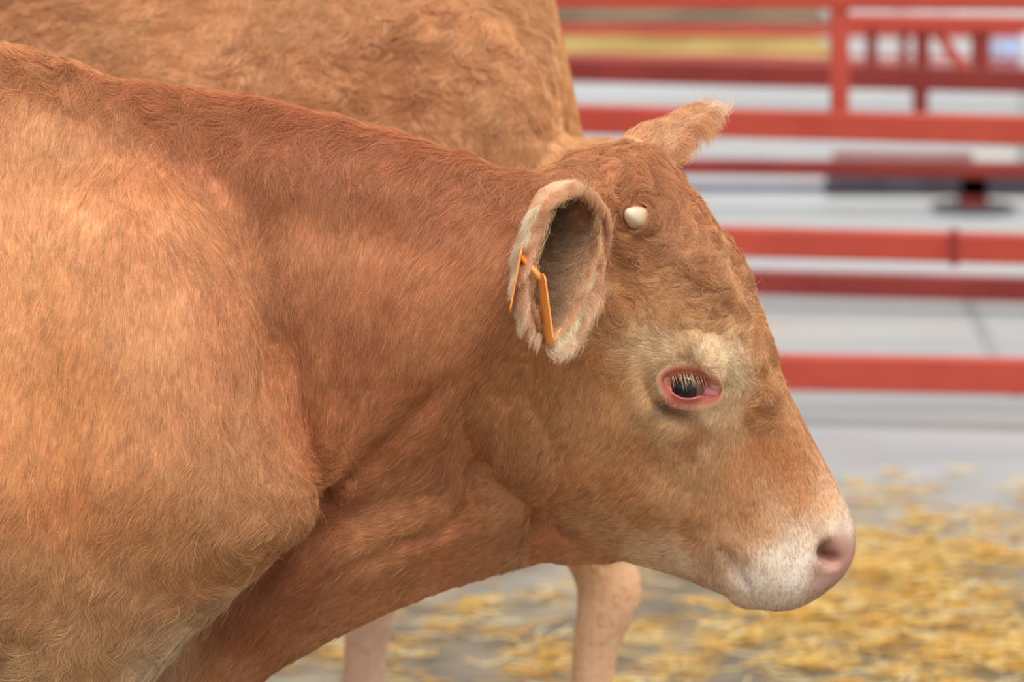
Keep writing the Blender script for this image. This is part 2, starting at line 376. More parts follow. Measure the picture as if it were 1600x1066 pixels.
def head_piece(O, Fv, Dv, Lv, s=1/1500):
    st = [(O + Fv*u*s + Dv*d0*s, O + Fv*u*s + Dv*d1*s, np.array(W)*s*1500) for u, d0, d1, W in HEAD]
    return loft(st, Lv, per=6, nring=36, power=.33)

# ------------------------------------------------------------------ the near cow
Fv = unit(cam_vec(.453, .194, -.869)); Lv = cam_vec(.33, .87, .37); Lv = unit(Lv - Fv*(Lv @ Fv)); Dv = np.cross(Fv, Lv)
HO = pty(1020, 262, -0.05); HS = 1/1500
def to_head(p): q = p - HO; return np.stack([q @ Fv, q @ Dv, q @ Lv], -1)
def from_head(u, d, c): return HO + Fv*u*HS + Dv*d*HS + Lv*c
Y = np.array([0, 1.0, 0])
def st(tx, ty, bx, by, W, y=0.0, yb=None): return (pty(tx, ty, y), pty(bx, by, y if yb is None else yb), np.array(W))

neck = loft([st(985, 300, 930, 620, (.040, .050, .052, .046, .035), -.045, .06),
             st(925, 275, 850, 700, (.044, .060, .062, .054, .040), -.038, .065),
             st(860, 269, 770, 780, (.044, .070, .074, .064, .042), -.028, .060),
             st(800, 263, 690, 815, (.042, .080, .088, .076, .048), -.016, .045),
             st(740, 241, 620, 840, (.040, .083, .096, .084, .050), -.008, .03),
             st(640, 211, 555, 870, (.040, .088, .102, .092, .055), 0, .015),
             st(530, 181, 480, 910, (.040, .094, .112, .105, .060)),
             st(430, 157, 400, 990, (.042, .100, .124, .125, .080)),
             st(340, 141, 320, 1080, (.045, .105, .135, .145, .100)),
             st(240, 129, 240, 1150, (.050, .110, .150, .165, .130))], Y, nring=40, power=.4)
dewlap = loft([st(1020, 800, 1015, 866, (.026, .030, .028, .022, .014), .085),
               st(960, 770, 960, 880, (.030, .036, .034, .024, .012), .085),
               st(900, 740, 900, 884, (.036, .042, .038, .026, .012), .080),
               st(850, 720, 845, 883, (.040, .048, .042, .028, .012), .072),
               st(790, 720, 780, 898, (.044, .054, .048, .030, .012), .058),
               st(700, 730, 695, 925, (.050, .062, .052, .032, .013), .036),
               st(600, 740, 598, 964, (.058, .070, .058, .034, .014), .016),
               st(500, 760, 500, 1012, (.064, .080, .066, .038, .015), .004),
               st(420, 800, 415, 1062, (.070, .090, .078, .044, .018)),
               st(350, 850, 330, 1130, (.080, .100, .090, .055, .024)),
               st(260, 900, 230, 1230, (.090, .120, .110, .075, .040)),
               st(150, 900, 120, 1290, (.100, .140, .140, .110, .060))], Y, nring=30, power=.5)
torso = loft([st(330, 150, 300, 960, (.040, .090, .130, .130, .080)),
              st(250, 128, 230, 1120, (.045, .130, .190, .185, .110)),
              st(180, 119, 150, 1220, (.050, .155, .220, .212, .130)),
              st(100, 92, 60, 1270, (.055, .170, .236, .226, .140)),
              st(0, 73, -60, 1290, (.060, .178, .245, .238, .150)),
              st(-200, 80, -260, 1300, (.075, .200, .245, .245, .160)),
              st(-500, 100, -540, 1280, (.090, .225, .265, .255, .165)),
              st(-850, 105, -880, 1220, (.100, .240, .270, .250, .160)),
              st(-1150, 90, -1200, 1130, (.120, .235, .255, .230, .150)),
              st(-1400, 80, -1420, 1000, (.120, .210, .225, .190, .120)),
              st(-1600, 90, -1620, 850, (.100, .170, .185, .150, .090)),
              st(-1720, 150, -1740, 700, (.060, .090, .100, .080, .050))], Y, nring=40, power=.42)

def shoulder_rings(sg):
    # pixel column, pixel row, distance of the centre from the midline, half-lengths
    R = [(170, 215, .020, .030, .015), (190, 290, .050, .085, .050), (212, 380, .080, .115, .080), (222, 480, .103, .128, .100),
         (228, 600, .116, .130, .112), (250, 700, .132, .132, .116), (262, 790, .138, .150, .112), (225, 860, .140, .138, .104),
         (175, 930, .142, .120, .094), (120, 1010, .142, .104, .084), (85, 1090, .142, .088, .074), (70, 1180, .140, .070, .062)]
    out = []
    for x, y, yy, rx, ry in R: out.append((pty(x, y, -yy)*np.array([1, 0, 1]) + Y*sg*yy, rx, ry))
    ex = out[-1][0][0]
    for z, dx, rx, ry in ((.40, .00, .050, .046), (.335, .01, .044, .042), (.30, .015, .046, .042), (.255, .012, .036, .032), (.18, .010, .028, .026),
                          (.11, .010, .030, .029), (.085, .018, .036, .034), (.06, .028, .033, .032)):
        out.append((np.array([ex + dx, sg*.14, z]), rx, ry))
    return out
def hind_rings(x0, y0, sg, f=-1, s=1.0, step=0.0):
    # f: which way the animal's tail end lies along x (-1: tail to the left)
    R = [(1.02, .02, .10, .06), (.95, .02, .15, .10), (.85, .00, .17, .115), (.75, .00, .165, .11), (.65, -.03, .125, .09), (.57, .02, .085, .065),
         (.50, .065, .058, .045), (.455, .085, .050, .040), (.42, .083, .046, .038), (.37, .070, .036, .031), (.28, .060, .029, .027), (.17, .052, .028, .027),
         (.115, .050, .032, .031), (.085, .038, .036, .034), (.06, .026, .034, .033)]
    return [(np.array([x0 + f*dx*s + f*step*(1-z), y0, z*s]), rx*s, ry*s) for z, dx, rx, ry in R]
def hoof_vf(x, y, fwd, s=1.0):
    parts = []
    for k in (-1, 1):
        V = []; F = []; n = 14; prof = [(0, .058), (.012, .056), (.035, .050), (.062, .042), (.075, .030)]
        for z, r in prof:
            for i in range(n):
                th = 2*math.pi*i/n; rx = r*(.95 if math.cos(th)*fwd > 0 else .62)
                V.append((x + rx*s*math.cos(th) + fwd*(.012 + (.075-z)*.25)*s, y + k*.019*s + .4*r*s*math.sin(th)*.9, z*s))
        for i in range(len(prof)-1):
            for j in range(n): F.append((i*n+j, i*n+(j+1) % n, (i+1)*n+(j+1) % n, (i+1)*n+j))
        F += [tuple(range(n))[::-1], tuple(range((len(prof)-1)*n, len(prof)*n))]
        parts.append((V, F))
    return join(parts)

hd = head_piece(HO, Fv, Dv, Lv)
hx = pty(-1480, 400)[0]
pieces = [hd, neck, dewlap, torso, stack(shoulder_rings(-1)), stack(shoulder_rings(1)),
          stack(hind_rings(hx, -.135, -1)), stack(hind_rings(hx, .135, 1, step=.12)),
          # brow ridges, cheeks, jaw angle, lip pads, poll
          ellipsoid(from_head(285, -22, -.060), (.034, .010, .016), [Fv, Dv, Lv]),
          ellipsoid(from_head(290, -12, .060), (.038, .016, .022), [Fv, Dv, Lv]),
          ellipsoid(from_head(300, -350, -.055), (.085, .070, .040), [Fv, Dv, Lv]),
          ellipsoid(from_head(300, -350, .055), (.085, .070, .040), [Fv, Dv, Lv]),
          ellipsoid(from_head(-2, -42, 0), (.028, .034, .062), [Fv, Dv, Lv]),
          ellipsoid(from_head(660, -140, -.024), (.034, .040, .036), [Fv, Dv, Lv]),
          ellipsoid(from_head(660, -140, .024), (.034, .040, .036), [Fv, Dv, Lv]),
          ellipsoid(from_head(575, -235, 0), (.045, .024, .034), [Fv, Dv, Lv]),
          # ear roots
          ellipsoid(from_head(6, -62, -.054), (.022, .024, .022), [Fv, Dv, Lv]),
          ellipsoid(from_head(10, -80, .070), (.030, .032, .030), [Fv, Dv, Lv])]
cv, cf = weld(pieces, .0041, 6)
def relax(v, f, w, it):
    e = np.concatenate([f[:, [0, 1]], f[:, [1, 2]], f[:, [2, 3]], f[:, [3, 0]]]); e = np.concatenate([e, e[:, ::-1]])
    cnt = np.maximum(np.bincount(e[:, 0], minlength=len(v)), 1)[:, None]
    for _ in range(it):
        avg = np.stack([np.bincount(e[:, 0], v[e[:, 1], k], len(v)) for k in range(3)], 1)/cnt
        v = v + (avg - v)*w[:, None]
    return v
_h = to_head(cv)
_w = np.clip((-_h[:, 0] + .06)/.08, 0, 1)*.6 + .0
_w = np.maximum(_w, .6*np.clip((-_h[:, 1] - .27)/.05, 0, 1)*np.clip((.30-_h[:, 0])/.06, 0, 1))
cv = relax(cv, cf, _w, 30)
bvh0 = BVHTree.FromPolygons(cv.tolist(), cf.tolist())
def hit(px, py, tree=None):
    h = (tree or bvh0).ray_cast(Vector(CAM), Vector(ray(px, py)))
    return None if h[0] is None else np.array(h[0])
def mirror(p):
    """every point brought to the near side of the animal; mask of the ones that were reflected, and by which plane"""
    q = p.copy(); h = to_head(p); ishead = (h[:, 0] > 0) & (h[:, 1] > -.36) & (p[:, 0] > .02)
    m1 = ishead & (h[:, 2] > 0); q[m1] -= 2*h[m1, 2:3]*Lv[None]
    m2 = (~ishead) & (p[:, 1] > 0); q[m2, 1] *= -1
    return q, m1, m2
def unmirror(vec, m1, m2):
    out = vec.copy(); out[m1] -= 2*(out[m1] @ Lv)[:, None]*Lv[None]; out[m2, 1] *= -1
    return out
# sculpting: (pixels of a line on the near side, radius m, depth m; negative depth raises)
SCULPT = [
    ([(380, 290), (398, 400), (425, 510), (438, 620), (455, 720)], .018, .013),
    ([(300, 220), (350, 300), (395, 400)], .035, .012),
    ([(462, 520), (478, 640), (500, 750)], .010, .011),
    ([(415, 560), (408, 660), (425, 760)], .008, .009),
    ([(375, 600), (380, 690), (400, 780)], .011, .003),
    ([(512, 778), (480, 825), (430, 880), (365, 945), (300, 1030)], .017, .016),
    ([(512, 776), (545, 752), (600, 700), (660, 640), (700, 600)], .013, .011),
    ([(525, 720), (560, 650), (590, 560), (605, 480)], .013, .009),
    ([(500, 700), (520, 620), (540, 520)], .010, .005),
    ([(514, 780)], .014, .012),
    ([(735, 640), (738, 720), (770, 780), (840, 815), (900, 838), (950, 865)], .016, .013),
    ([(740, 690), (752, 745), (800, 780)], .024, .008),
    ([(790, 800), (850, 822), (905, 842), (960, 870)], .011, .010),
    ([(800, 790), (860, 806), (920, 832)], .016, -.005),
    ([(748, 745), (742, 785), (700, 822), (640, 845), (580, 880), (520, 905)], .012, .009),
    ([(690, 775), (640, 800)], .035, -.008),
    ([(800, 530), (770, 600), (740, 680)], .035, .012),
    ([(640, 330), (500, 300), (400, 260)], .04, -.006),
    ([(410, 330), (500, 345), (600, 370), (700, 400)], .045, .014),
    ([(120, 640), (200, 700), (260, 720)], .04, .005),
    # face
    ([(960, 380), (975, 440), (990, 480)], .014, .004),
    ([(1000, 560), (1010, 610), (1040, 650), (1080, 665)], .013, .006),
    ([(1030, 562), (1060, 545), (1100, 548), (1135, 570), (1148, 600)], .016, -.003),
    ([(1180, 600), (1175, 680), (1150, 740)], .025, .004),
    ([(980, 700), (1050, 760), (1130, 790)], .022, .004),
    ([(1000, 840), (1060, 835), (1110, 830)], .02, .004),
    ([(1128, 858), (1138, 875), (1150, 898), (1165, 918)], .007, .008),
    ([(1292, 852), (1287, 864), (1295, 875), (1311, 879)], .0058, .018),
    ([(1275, 880), (1292, 888), (1312, 884)], .008, -.003),
    ([(1290, 838), (1310, 842), (1325, 850)], .008, -.002),
    ([(1150, 850), (1180, 880)], .016, -.004),
    ([(1050, 390), (1120, 440), (1160, 490), (1188, 560), (1194, 625)], .010, -.006),
    ([(1172, 480), (1204, 560), (1206, 600)], .012, .004),
]
def sculpt(v, f, items, cast):
    n = normals(v, f); q, m1, m2 = mirror(v); d = np.zeros(len(v))
    for pix, r, dep in items:
        if len(pix) > 1:               # resample the line; it fades in and out at its ends
            t = np.linspace(0, len(pix)-1, 14*(len(pix)-1)+1); pix = cr(pix, t); w = np.sin(np.linspace(.12, math.pi-.12, len(pix)))**.8
        else: w = np.ones(1)
        best = np.zeros(len(v))
        for (a, b), k in zip(pix, w):
            P = cast(a, b)
            if P is None: continue
            near = np.abs(q - P).max(1) < 3.2*r
            best[near] = np.maximum(best[near], k*np.exp(-(((q[near]-P)**2).sum(1))/r**2))
        d -= dep*best
    return v + n*d[:, None]
cv = sculpt(cv, cf, SCULPT, hit)
bvhA = BVHTree.FromPolygons(cv.tolist(), cf.tolist())
cv = sculpt(cv, cf, [([(1044, 598), (1078, 602), (1112, 607)], .0125, .013)], hit)     # eye sockets
bvh1 = BVHTree.FromPolygons(cv.tolist(), cf.tolist())
hit1 = lambda x, y: hit(x, y, bvh1)
def hit1s(x, y):
    for r in (0, 4, 8, 14, 22, 32, 45, 60):
        for k in range(1 if r == 0 else 12):
            P = hit1(x + r*math.cos(k*.524), y + r*math.sin(k*.524))
            if P is not None and np.linalg.norm(P-CAM) < 3.5: return P
    return pty(x, y, 0)

# ------------------------------------------------------------------ coat colour with some fold shade in it, painted per point of the skin and per hair
PAINT = [  # pixel, coat colour with part of the crease and hollow shade kept in
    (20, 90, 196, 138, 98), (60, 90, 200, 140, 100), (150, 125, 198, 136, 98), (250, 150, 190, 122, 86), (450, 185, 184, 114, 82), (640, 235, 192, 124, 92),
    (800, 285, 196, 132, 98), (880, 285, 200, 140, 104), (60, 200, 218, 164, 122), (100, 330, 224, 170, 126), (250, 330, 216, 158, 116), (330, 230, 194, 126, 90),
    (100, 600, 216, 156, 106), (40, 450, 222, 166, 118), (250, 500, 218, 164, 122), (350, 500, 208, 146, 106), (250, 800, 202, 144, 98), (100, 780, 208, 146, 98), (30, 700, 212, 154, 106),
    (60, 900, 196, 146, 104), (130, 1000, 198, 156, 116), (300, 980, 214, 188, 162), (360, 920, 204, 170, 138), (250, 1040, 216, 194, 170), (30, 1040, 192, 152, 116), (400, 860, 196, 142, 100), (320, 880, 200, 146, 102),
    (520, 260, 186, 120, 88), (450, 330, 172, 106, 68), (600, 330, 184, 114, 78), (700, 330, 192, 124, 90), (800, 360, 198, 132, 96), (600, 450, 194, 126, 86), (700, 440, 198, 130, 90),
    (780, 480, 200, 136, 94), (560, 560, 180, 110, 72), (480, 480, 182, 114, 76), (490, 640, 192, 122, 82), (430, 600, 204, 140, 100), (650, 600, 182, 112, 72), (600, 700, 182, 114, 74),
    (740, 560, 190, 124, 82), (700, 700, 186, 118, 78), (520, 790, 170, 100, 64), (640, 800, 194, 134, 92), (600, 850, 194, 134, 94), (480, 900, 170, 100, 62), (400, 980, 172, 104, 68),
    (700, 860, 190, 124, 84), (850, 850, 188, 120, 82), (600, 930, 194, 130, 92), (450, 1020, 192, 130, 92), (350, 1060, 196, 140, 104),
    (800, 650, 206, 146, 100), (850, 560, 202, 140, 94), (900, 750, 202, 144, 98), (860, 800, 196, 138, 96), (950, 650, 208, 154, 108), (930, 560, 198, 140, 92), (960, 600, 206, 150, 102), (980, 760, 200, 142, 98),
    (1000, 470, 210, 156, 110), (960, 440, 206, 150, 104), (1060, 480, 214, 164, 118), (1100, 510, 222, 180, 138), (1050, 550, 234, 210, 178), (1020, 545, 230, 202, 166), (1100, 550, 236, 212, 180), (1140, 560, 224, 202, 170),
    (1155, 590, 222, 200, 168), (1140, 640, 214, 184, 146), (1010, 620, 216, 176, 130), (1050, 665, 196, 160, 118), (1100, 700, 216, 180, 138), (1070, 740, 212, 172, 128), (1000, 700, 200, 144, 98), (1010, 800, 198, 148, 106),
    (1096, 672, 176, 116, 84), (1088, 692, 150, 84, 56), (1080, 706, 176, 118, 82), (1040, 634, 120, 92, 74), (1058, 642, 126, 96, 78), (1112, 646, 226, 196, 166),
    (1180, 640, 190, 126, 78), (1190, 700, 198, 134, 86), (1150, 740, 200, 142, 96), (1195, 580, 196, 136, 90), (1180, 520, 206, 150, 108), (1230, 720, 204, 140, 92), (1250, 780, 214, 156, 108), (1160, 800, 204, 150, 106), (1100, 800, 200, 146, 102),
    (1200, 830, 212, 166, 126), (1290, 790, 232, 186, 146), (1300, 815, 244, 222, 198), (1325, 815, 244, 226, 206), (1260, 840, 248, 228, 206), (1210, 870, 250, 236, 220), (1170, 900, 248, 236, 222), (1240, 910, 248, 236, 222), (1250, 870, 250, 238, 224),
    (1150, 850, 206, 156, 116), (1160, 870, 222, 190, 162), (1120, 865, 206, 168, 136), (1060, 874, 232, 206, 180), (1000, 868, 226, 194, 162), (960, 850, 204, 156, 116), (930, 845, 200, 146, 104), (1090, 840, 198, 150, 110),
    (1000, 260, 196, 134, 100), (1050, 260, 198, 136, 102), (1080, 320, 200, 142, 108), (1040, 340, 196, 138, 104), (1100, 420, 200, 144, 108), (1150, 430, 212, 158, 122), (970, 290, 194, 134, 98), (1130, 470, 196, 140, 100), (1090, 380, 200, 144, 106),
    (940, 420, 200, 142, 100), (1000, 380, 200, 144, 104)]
NOSE = [(1318, 848, 196, 150, 130), (1330, 870, 198, 150, 134), (1305, 885, 206, 150, 136), (1290, 905, 208, 170, 154), (1292, 875, 190, 130, 116), (1300, 862, 120, 72, 60), (1322, 895, 200, 156, 142), (1289, 864, 84, 46, 38)]  # nose pad; nostril points darkened to stand for the shade inside
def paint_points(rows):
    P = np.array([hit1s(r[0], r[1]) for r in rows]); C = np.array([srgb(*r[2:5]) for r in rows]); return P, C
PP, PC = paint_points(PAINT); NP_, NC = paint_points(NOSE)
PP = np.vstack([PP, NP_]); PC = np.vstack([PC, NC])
# the part of the animal left of the frame, and its legs
extra = [((-.8, -.22, 1.0), (218, 162, 118)), ((-.8, -.24, .7), (208, 150, 102)), ((-1.2, -.25, .9), (216, 158, 112)), ((-1.5, -.2, .9), (208, 146, 100)), ((-1.2, -.1, 1.16), (198, 136, 98)),
         ((-.9, -.1, .55), (224, 196, 164)), ((-.5, -.15, .3), (214, 178, 140)), ((-.5, -.15, .1), (222, 196, 168)), ((-1.4, -.15, .6), (206, 148, 104)), ((-1.5, -.14, .3), (218, 184, 148)), ((-.48, -.15, .42), (204, 160, 120))]
PP = np.vstack([PP, [e[0] for e in extra]]); PC = np.vstack([PC, [srgb(*e[1]) for e in extra]])
def idw(q, P, C, k=7, power=3.2, chunk=20000):
    out = np.zeros((len(q), C.shape[1]))
    for i in range(0, len(q), chunk):
        d = np.sqrt(((q[i:i+chunk, None]-P[None])**2).sum(2)) + .006
        w = d**-power; out[i:i+chunk] = (w @ C)/w.sum(1)[:, None]
    return out
def mottle(c, q, amt=.07, seed=3, scale=28):
    a = wob(q, scale, seed); b = wob(q, scale*2.3, seed+1)
    return np.clip(c*(1 + amt*a[:, None] + amt*.6*b[:, None]*np.array([.6, 1, 1.5])), 0, 1)
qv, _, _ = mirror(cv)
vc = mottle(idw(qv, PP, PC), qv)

M_skin = attr_mat('cow_skin', rough=.6, spec=.12)
M_lid = attr_mat('eyelid_skin', rough=.35, spec=.5, sss=.15)
M_hair = bpy.data.materials.new('cow_hair'); M_hair.use_nodes = True
def hair_mat(m):
    N = m.node_tree.nodes; L = m.node_tree.links; N.clear()
    out = N.new('ShaderNodeOutputMaterial'); a = N.new('ShaderNodeAttribute'); a.attribute_name = 'tint'
    df = N.new('ShaderNodeBsdfDiffuse'); tr = N.new('ShaderNodeBsdfTranslucent'); mx = N.new('ShaderNodeMixShader'); mx.inputs[0].default_value = .30
    gl = N.new('ShaderNodeBsdfHair'); gl.component = 'Reflection'; gl.inputs['RoughnessU'].default_value = .35; gl.inputs['RoughnessV'].default_value = .6
    gl.inputs['Color'].default_value = (1, .82, .66, 1); m2 = N.new('ShaderNodeMixShader'); m2.inputs[0].default_value = .06
    L.new(a.outputs['Color'], df.inputs[0]); L.new(a.outputs['Color'], tr.inputs[0]); L.new(df.outputs[0], mx.inputs[1]); L.new(tr.outputs[0], mx.inputs[2])
    L.new(mx.outputs[0], m2.inputs[1]); L.new(gl.outputs[0], m2.inputs[2]); L.new(m2.outputs[0], out.inputs[0])
hair_mat(M_hair)
M_horn = attr_mat('horn', rough=.45, spec=.4)
M_hoof = noisy(new_mat('hoof', rough=.5), srgb(60, 46, 36), srgb(100, 82, 66), 60, stretch=(1, 1, 4))
M_eye = attr_mat('eyeball', rough=.05, spec=.35); M_eye.node_tree.nodes['Principled BSDF'].inputs['Coat Weight'].default_value = .3
M_tag = noisy(new_mat('orange_plastic', rough=.4, spec=.5), srgb(222, 132, 48), srgb(240, 156, 70), 40)

cow = thing('cow', 'light brown cow in the foreground with its head lowered, seen from the side', 'cow', (-.4, 0, 0))
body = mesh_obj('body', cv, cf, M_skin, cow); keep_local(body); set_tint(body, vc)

# ---- eyes
E_out = [(1024, 590), (1034, 576), (1050, 568), (1070, 564), (1092, 565), (1112, 572), (1126, 586), (1131, 603), (1130, 618), (1122, 632), (1106, 640), (1088, 642), (1068, 640), (1050, 636), (1036, 626), (1027, 609)]
E_in = [(1038, 595), (1044, 588), (1055, 583), (1069, 582), (1084, 583), (1098, 586), (1111, 592), (1121, 602), (1124, 611), (1118, 619), (1106, 621), (1092, 621), (1080, 624), (1066, 623), (1053, 617), (1044, 607)]
surf = np.array([hit(x, y) for x, y in [(1040, 600), (1110, 605), (1075, 570), (1075, 640)]]).mean(0)   # skin before the socket was sunk
e_ray = unit(ray(1074, 603)); t_e = (surf - CAM) @ e_ray + .0125
EC = CAM + e_ray*t_e; ER = .0185
def on_eye(px, py, r, back=.004):
    """where a line of sight meets a sphere of radius r about the eyeball, or the rim plane outside it"""
    d = unit(ray(px, py)); tc = (EC-CAM) @ d; off = np.linalg.norm(CAM + d*tc - EC)
    return CAM + d*(tc - math.sqrt(max(r*r-off*off, back*back)))
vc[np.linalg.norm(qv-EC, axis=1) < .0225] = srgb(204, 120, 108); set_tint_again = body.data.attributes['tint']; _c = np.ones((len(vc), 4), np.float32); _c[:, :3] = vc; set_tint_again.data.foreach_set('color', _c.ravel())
rows = []; cols_ = []
n = 48; tt = np.linspace(0, 16, n, endpoint=False)
I = cr(np.array([E_in[-1]] + E_in + E_in[:2], float), tt+1); O_ = cr(np.array([E_out[-1]] + E_out + E_out[:2], float), tt+1)
def lid_col(k, px, py):
    up = py < 602
    a = np.array(srgb(198, 104, 88)); b = np.array(srgb(226, 158, 124)) if up else np.array(srgb(214, 138, 112)); c = np.array(srgb(232, 196, 164))
    if k <= 1: return np.array(srgb(206, 116, 110))
    if k == 2: return np.array(srgb(224, 128, 118))
    return a if k <= 4 else b*.7 + a*.3 if k == 5 else b*.4 + c*.6 if k == 6 else c
for k, fr in enumerate((-.9, -.4, 0, .10, .26, .50, .78, 1.0, 1.12)):
    R = []
    for i in range(n):
        px, py = I[i]*(1-fr) + O_[i]*fr
        if fr < 0: px, py = I[i]*(1+fr*.45) + np.array([1080, 603])*(-fr*.45)
        a = on_eye(px, py, ER+.0012, .002); b = hit1(px, py)
        b = surf if b is None else b
        if fr < 1: b = hit(px, py, bvhA)                   # the skin before the socket was sunk
        d = unit(ray(px, py)); ta = (a-CAM) @ d; tb = (b-CAM) @ d
        ta = min(ta, tb + .0055) if fr < 1 else ta
        w = max(0, min(1, fr))**.8
        t = ta*(1-w) + (tb + (-.0004 if fr == 1 else 0) + (.004 if fr > 1 else 0))*w - .0013*math.sin(math.pi*min(max(fr, 0), 1))*(1 if py > 602 else 1.6)
        if fr < 0: t = ta + (.0035 if fr > -.5 else .012)
        R.append(CAM + d*t); cols_.append(lid_col(k, px, py))
    rows.append(R)
V = [p for R in rows for p in R]; F = [(k*n+i, k*n+(i+1) % n, (k+1)*n+(i+1) % n, (k+1)*n+i) for k in range(len(rows)-1) for i in range(n)]
def refl(P): P = np.array(P, float).reshape(-1, 3); return P - 2*((P-HO) @ Lv)[:, None]*Lv[None]
def both(name, V, F, m, parent, tint=None):
    V = np.array(V); res = []
    for sgn in (0, 1):
        o = mesh_obj(name, V if not sgn else refl(V), F if not sgn else [tuple(f)[::-1] for f in F], m, parent)
        par = parent
        while par.parent: par = par.parent
        o.matrix_parent_inverse = Matrix.Translation(par.location).inverted() if parent == par else Matrix.Identity(4)
        if tint is not None: set_tint(o, tint)
        res.append(o)
    return res
lids = both('eyelid', V, F, M_lid, cow, np.array(cols_))
EV, EF = ellipsoid(EC, (ER, ER, ER), [Fv, Dv, Lv], 24)
def eye_tint(P, c, o):
    q = np.array(P)-c; a = q @ Fv; b = q @ Dv; m = (np.sqrt((a/.0095)**2 + (b/.0075)**2) < 1) & ((q @ o) > 0); i = np.sqrt(a*a+b*b) < .0145
    return np.where(m[:, None], np.array(srgb(14, 16, 26)), np.where(i[:, None], np.array(srgb(44, 28, 22)), np.array(srgb(120, 84, 70))))
both('eyeball', EV, EF, M_eye, cow, eye_tint(EV, EC, -e_ray))
pc = on_eye(1110, 612, ER+.002, .003)
V2, F2 = ellipsoid(pc + e_ray*.0025, (.011, .0052, .0045), [unit(c_r - c_u*.15), unit(c_u + c_r*.15), c_f], 10)
M_pink = new_mat('pink_membrane', srgb(226, 140, 146), rough=.25, spec=.6)
both('third_eyelid', V2, F2, M_pink, cow)
LV = []; LF = []
for i in range(22):
    x = 1050 + i*2.9 + random.uniform(-2, 2); y = 583 + random.uniform(-2, 1); ln = random.uniform(16, 30)
    if x > 1112: break
    P = []
    for k in range(6):
        s = k/5; p = on_eye(x + (4 + i*.25)*s, y + ln*s, ER+.0015, .004) - e_ray*(.0015 + .007*math.sin(s*1.6)); P.append(p)
    v, f = tube_vf(P, np.linspace(.00035, .00010, 6), 5); LV, LF = join([(LV, LF), (v, f)])
M_lash = new_mat('pale_lash', srgb(226, 190, 150), rough=.5)
both('eyelashes', LV, LF, M_lash, cow)

# ---- horn buds
hb = hit1(1002, 344); hdir = unit(-Lv*.35 + cam_vec(-.62, -.42, .50)); V = []; F = []
m_ = 18
ax1 = unit(np.cross(hdir, Fv)); ax2 = np.cross(hdir, ax1)
prof = [(-.016, .0172), (-.004, .0170), (.002, .0166), (.006, .0158), (.010, .0148), (.014, .0136), (.018, .0114), (.022, .0092), (.0255, .0064), (.0275, .0034), (.0282, .0008)]
for z, r in prof:
    r *= .82; z = z*.92 - .003
    for k in range(m_): V.append(hb + hdir*z + r*(1+.05*math.sin(z*900+k*.4)+.04*math.sin(k*1.3))*(ax1*math.cos(2*math.pi*k/m_) + ax2*math.sin(2*math.pi*k/m_)))
F = [(i*m_+k, i*m_+(k+1) % m_, (i+1)*m_+(k+1) % m_, (i+1)*m_+k) for i in range(len(prof)-1) for k in range(m_)] + [tuple(range(m_))[::-1], tuple(range((len(prof)-1)*m_, len(prof)*m_))]
def horn_tint(P, base, dr, L=.027):
    s = np.clip(((np.array(P)-base) @ dr)/L, 0, 1)[:, None]; w = wob(np.array(P), 300, 77)[:, None]*.06
    return np.clip((np.array(srgb(160, 116, 78))*(1-s**.8) + np.array(srgb(238, 220, 188))*s**.8)*(1+w), 0, 1)
both('horn', V, F, M_horn, cow, horn_tint(V, hb, hdir))

# ---- ears: cupped leaves with thickness
def ear_mesh(B, T, nrm, prof, bend=None, thick=.004, ns=40, nt_=30):
    """prof rows: s, radius, half opening angle in degrees"""
    ax = T-B; L = np.linalg.norm(ax); ax = ax/L; nn = unit(nrm - ax*(nrm @ ax)); w = np.cross(ax, nn)
    prof = np.array(prof, float); outer = np.zeros((ns+1, nt_+1, 3)); inner = outer.copy()
    for i in range(ns+1):
        s = i/ns; r = np.interp(s, prof[:, 0], prof[:, 1]); A = math.radians(np.interp(s, prof[:, 0], prof[:, 2]))
        c = B + ax*L*s + (bend*math.sin(s*math.pi/2)**2 if bend is not None else 0)
        for j in range(nt_+1):
            th = A*(2*j/nt_-1); e = abs(2*j/nt_-1)
            d = w*math.sin(th) - nn*math.cos(th)
            rim = 1 + .10*math.sin(9*s+th)*.3
            outer[i, j] = c + d*r*rim; inner[i, j] = c + d*max(r*rim - thick*(1-.6*e), .0015)
    V = list(outer.reshape(-1, 3)) + list(inner.reshape(-1, 3)); K = (ns+1)*(nt_+1); F = []; ix = lambda i, j: i*(nt_+1)+j
    for i in range(ns):
        for j in range(nt_):
            F.append((ix(i, j), ix(i, j+1), ix(i+1, j+1), ix(i+1, j))); F.append((K+ix(i, j), K+ix(i+1, j), K+ix(i+1, j+1), K+ix(i, j+1)))
        F.append((ix(i, 0), ix(i+1, 0), K+ix(i+1, 0), K+ix(i, 0))); F.append((ix(i, nt_), K+ix(i, nt_), K+ix(i+1, nt_), ix(i+1, nt_)))
    for j in range(nt_):
        F.append((ix(0, j), K+ix(0, j), K+ix(0, j+1), ix(0, j+1))); F.append((ix(ns, j), ix(ns, j+1), K+ix(ns, j+1), K+ix(ns, j)))
    return np.array(V), F, outer, inner, (B, ax, L, nn, w)
EAR_N = ear_mesh(pty(897, 288, -.104), pty(858, 524, -.185), c_r*.52 - c_f*.80 - c_u*.10,
                 [(0, .009, 160), (.04, .024, 145), (.1, .034, 126), (.2, .039, 108), (.4, .0405, 96), (.6, .038, 90), (.75, .032, 84), (.87, .023, 76), (.95, .013, 66), (1, .004, 60)])
EAR_F = ear_mesh(pty(976, 277, .035), pty(1104, 178, .10), c_r*.60 + c_f*.15 - c_u*.75,
                 [(0, .010, 150), (.08, .026, 140), (.2, .034, 120), (.35, .033, 105), (.55, .026, 95), (.75, .020, 88), (.9, .014, 80), (1, .005, 60)])
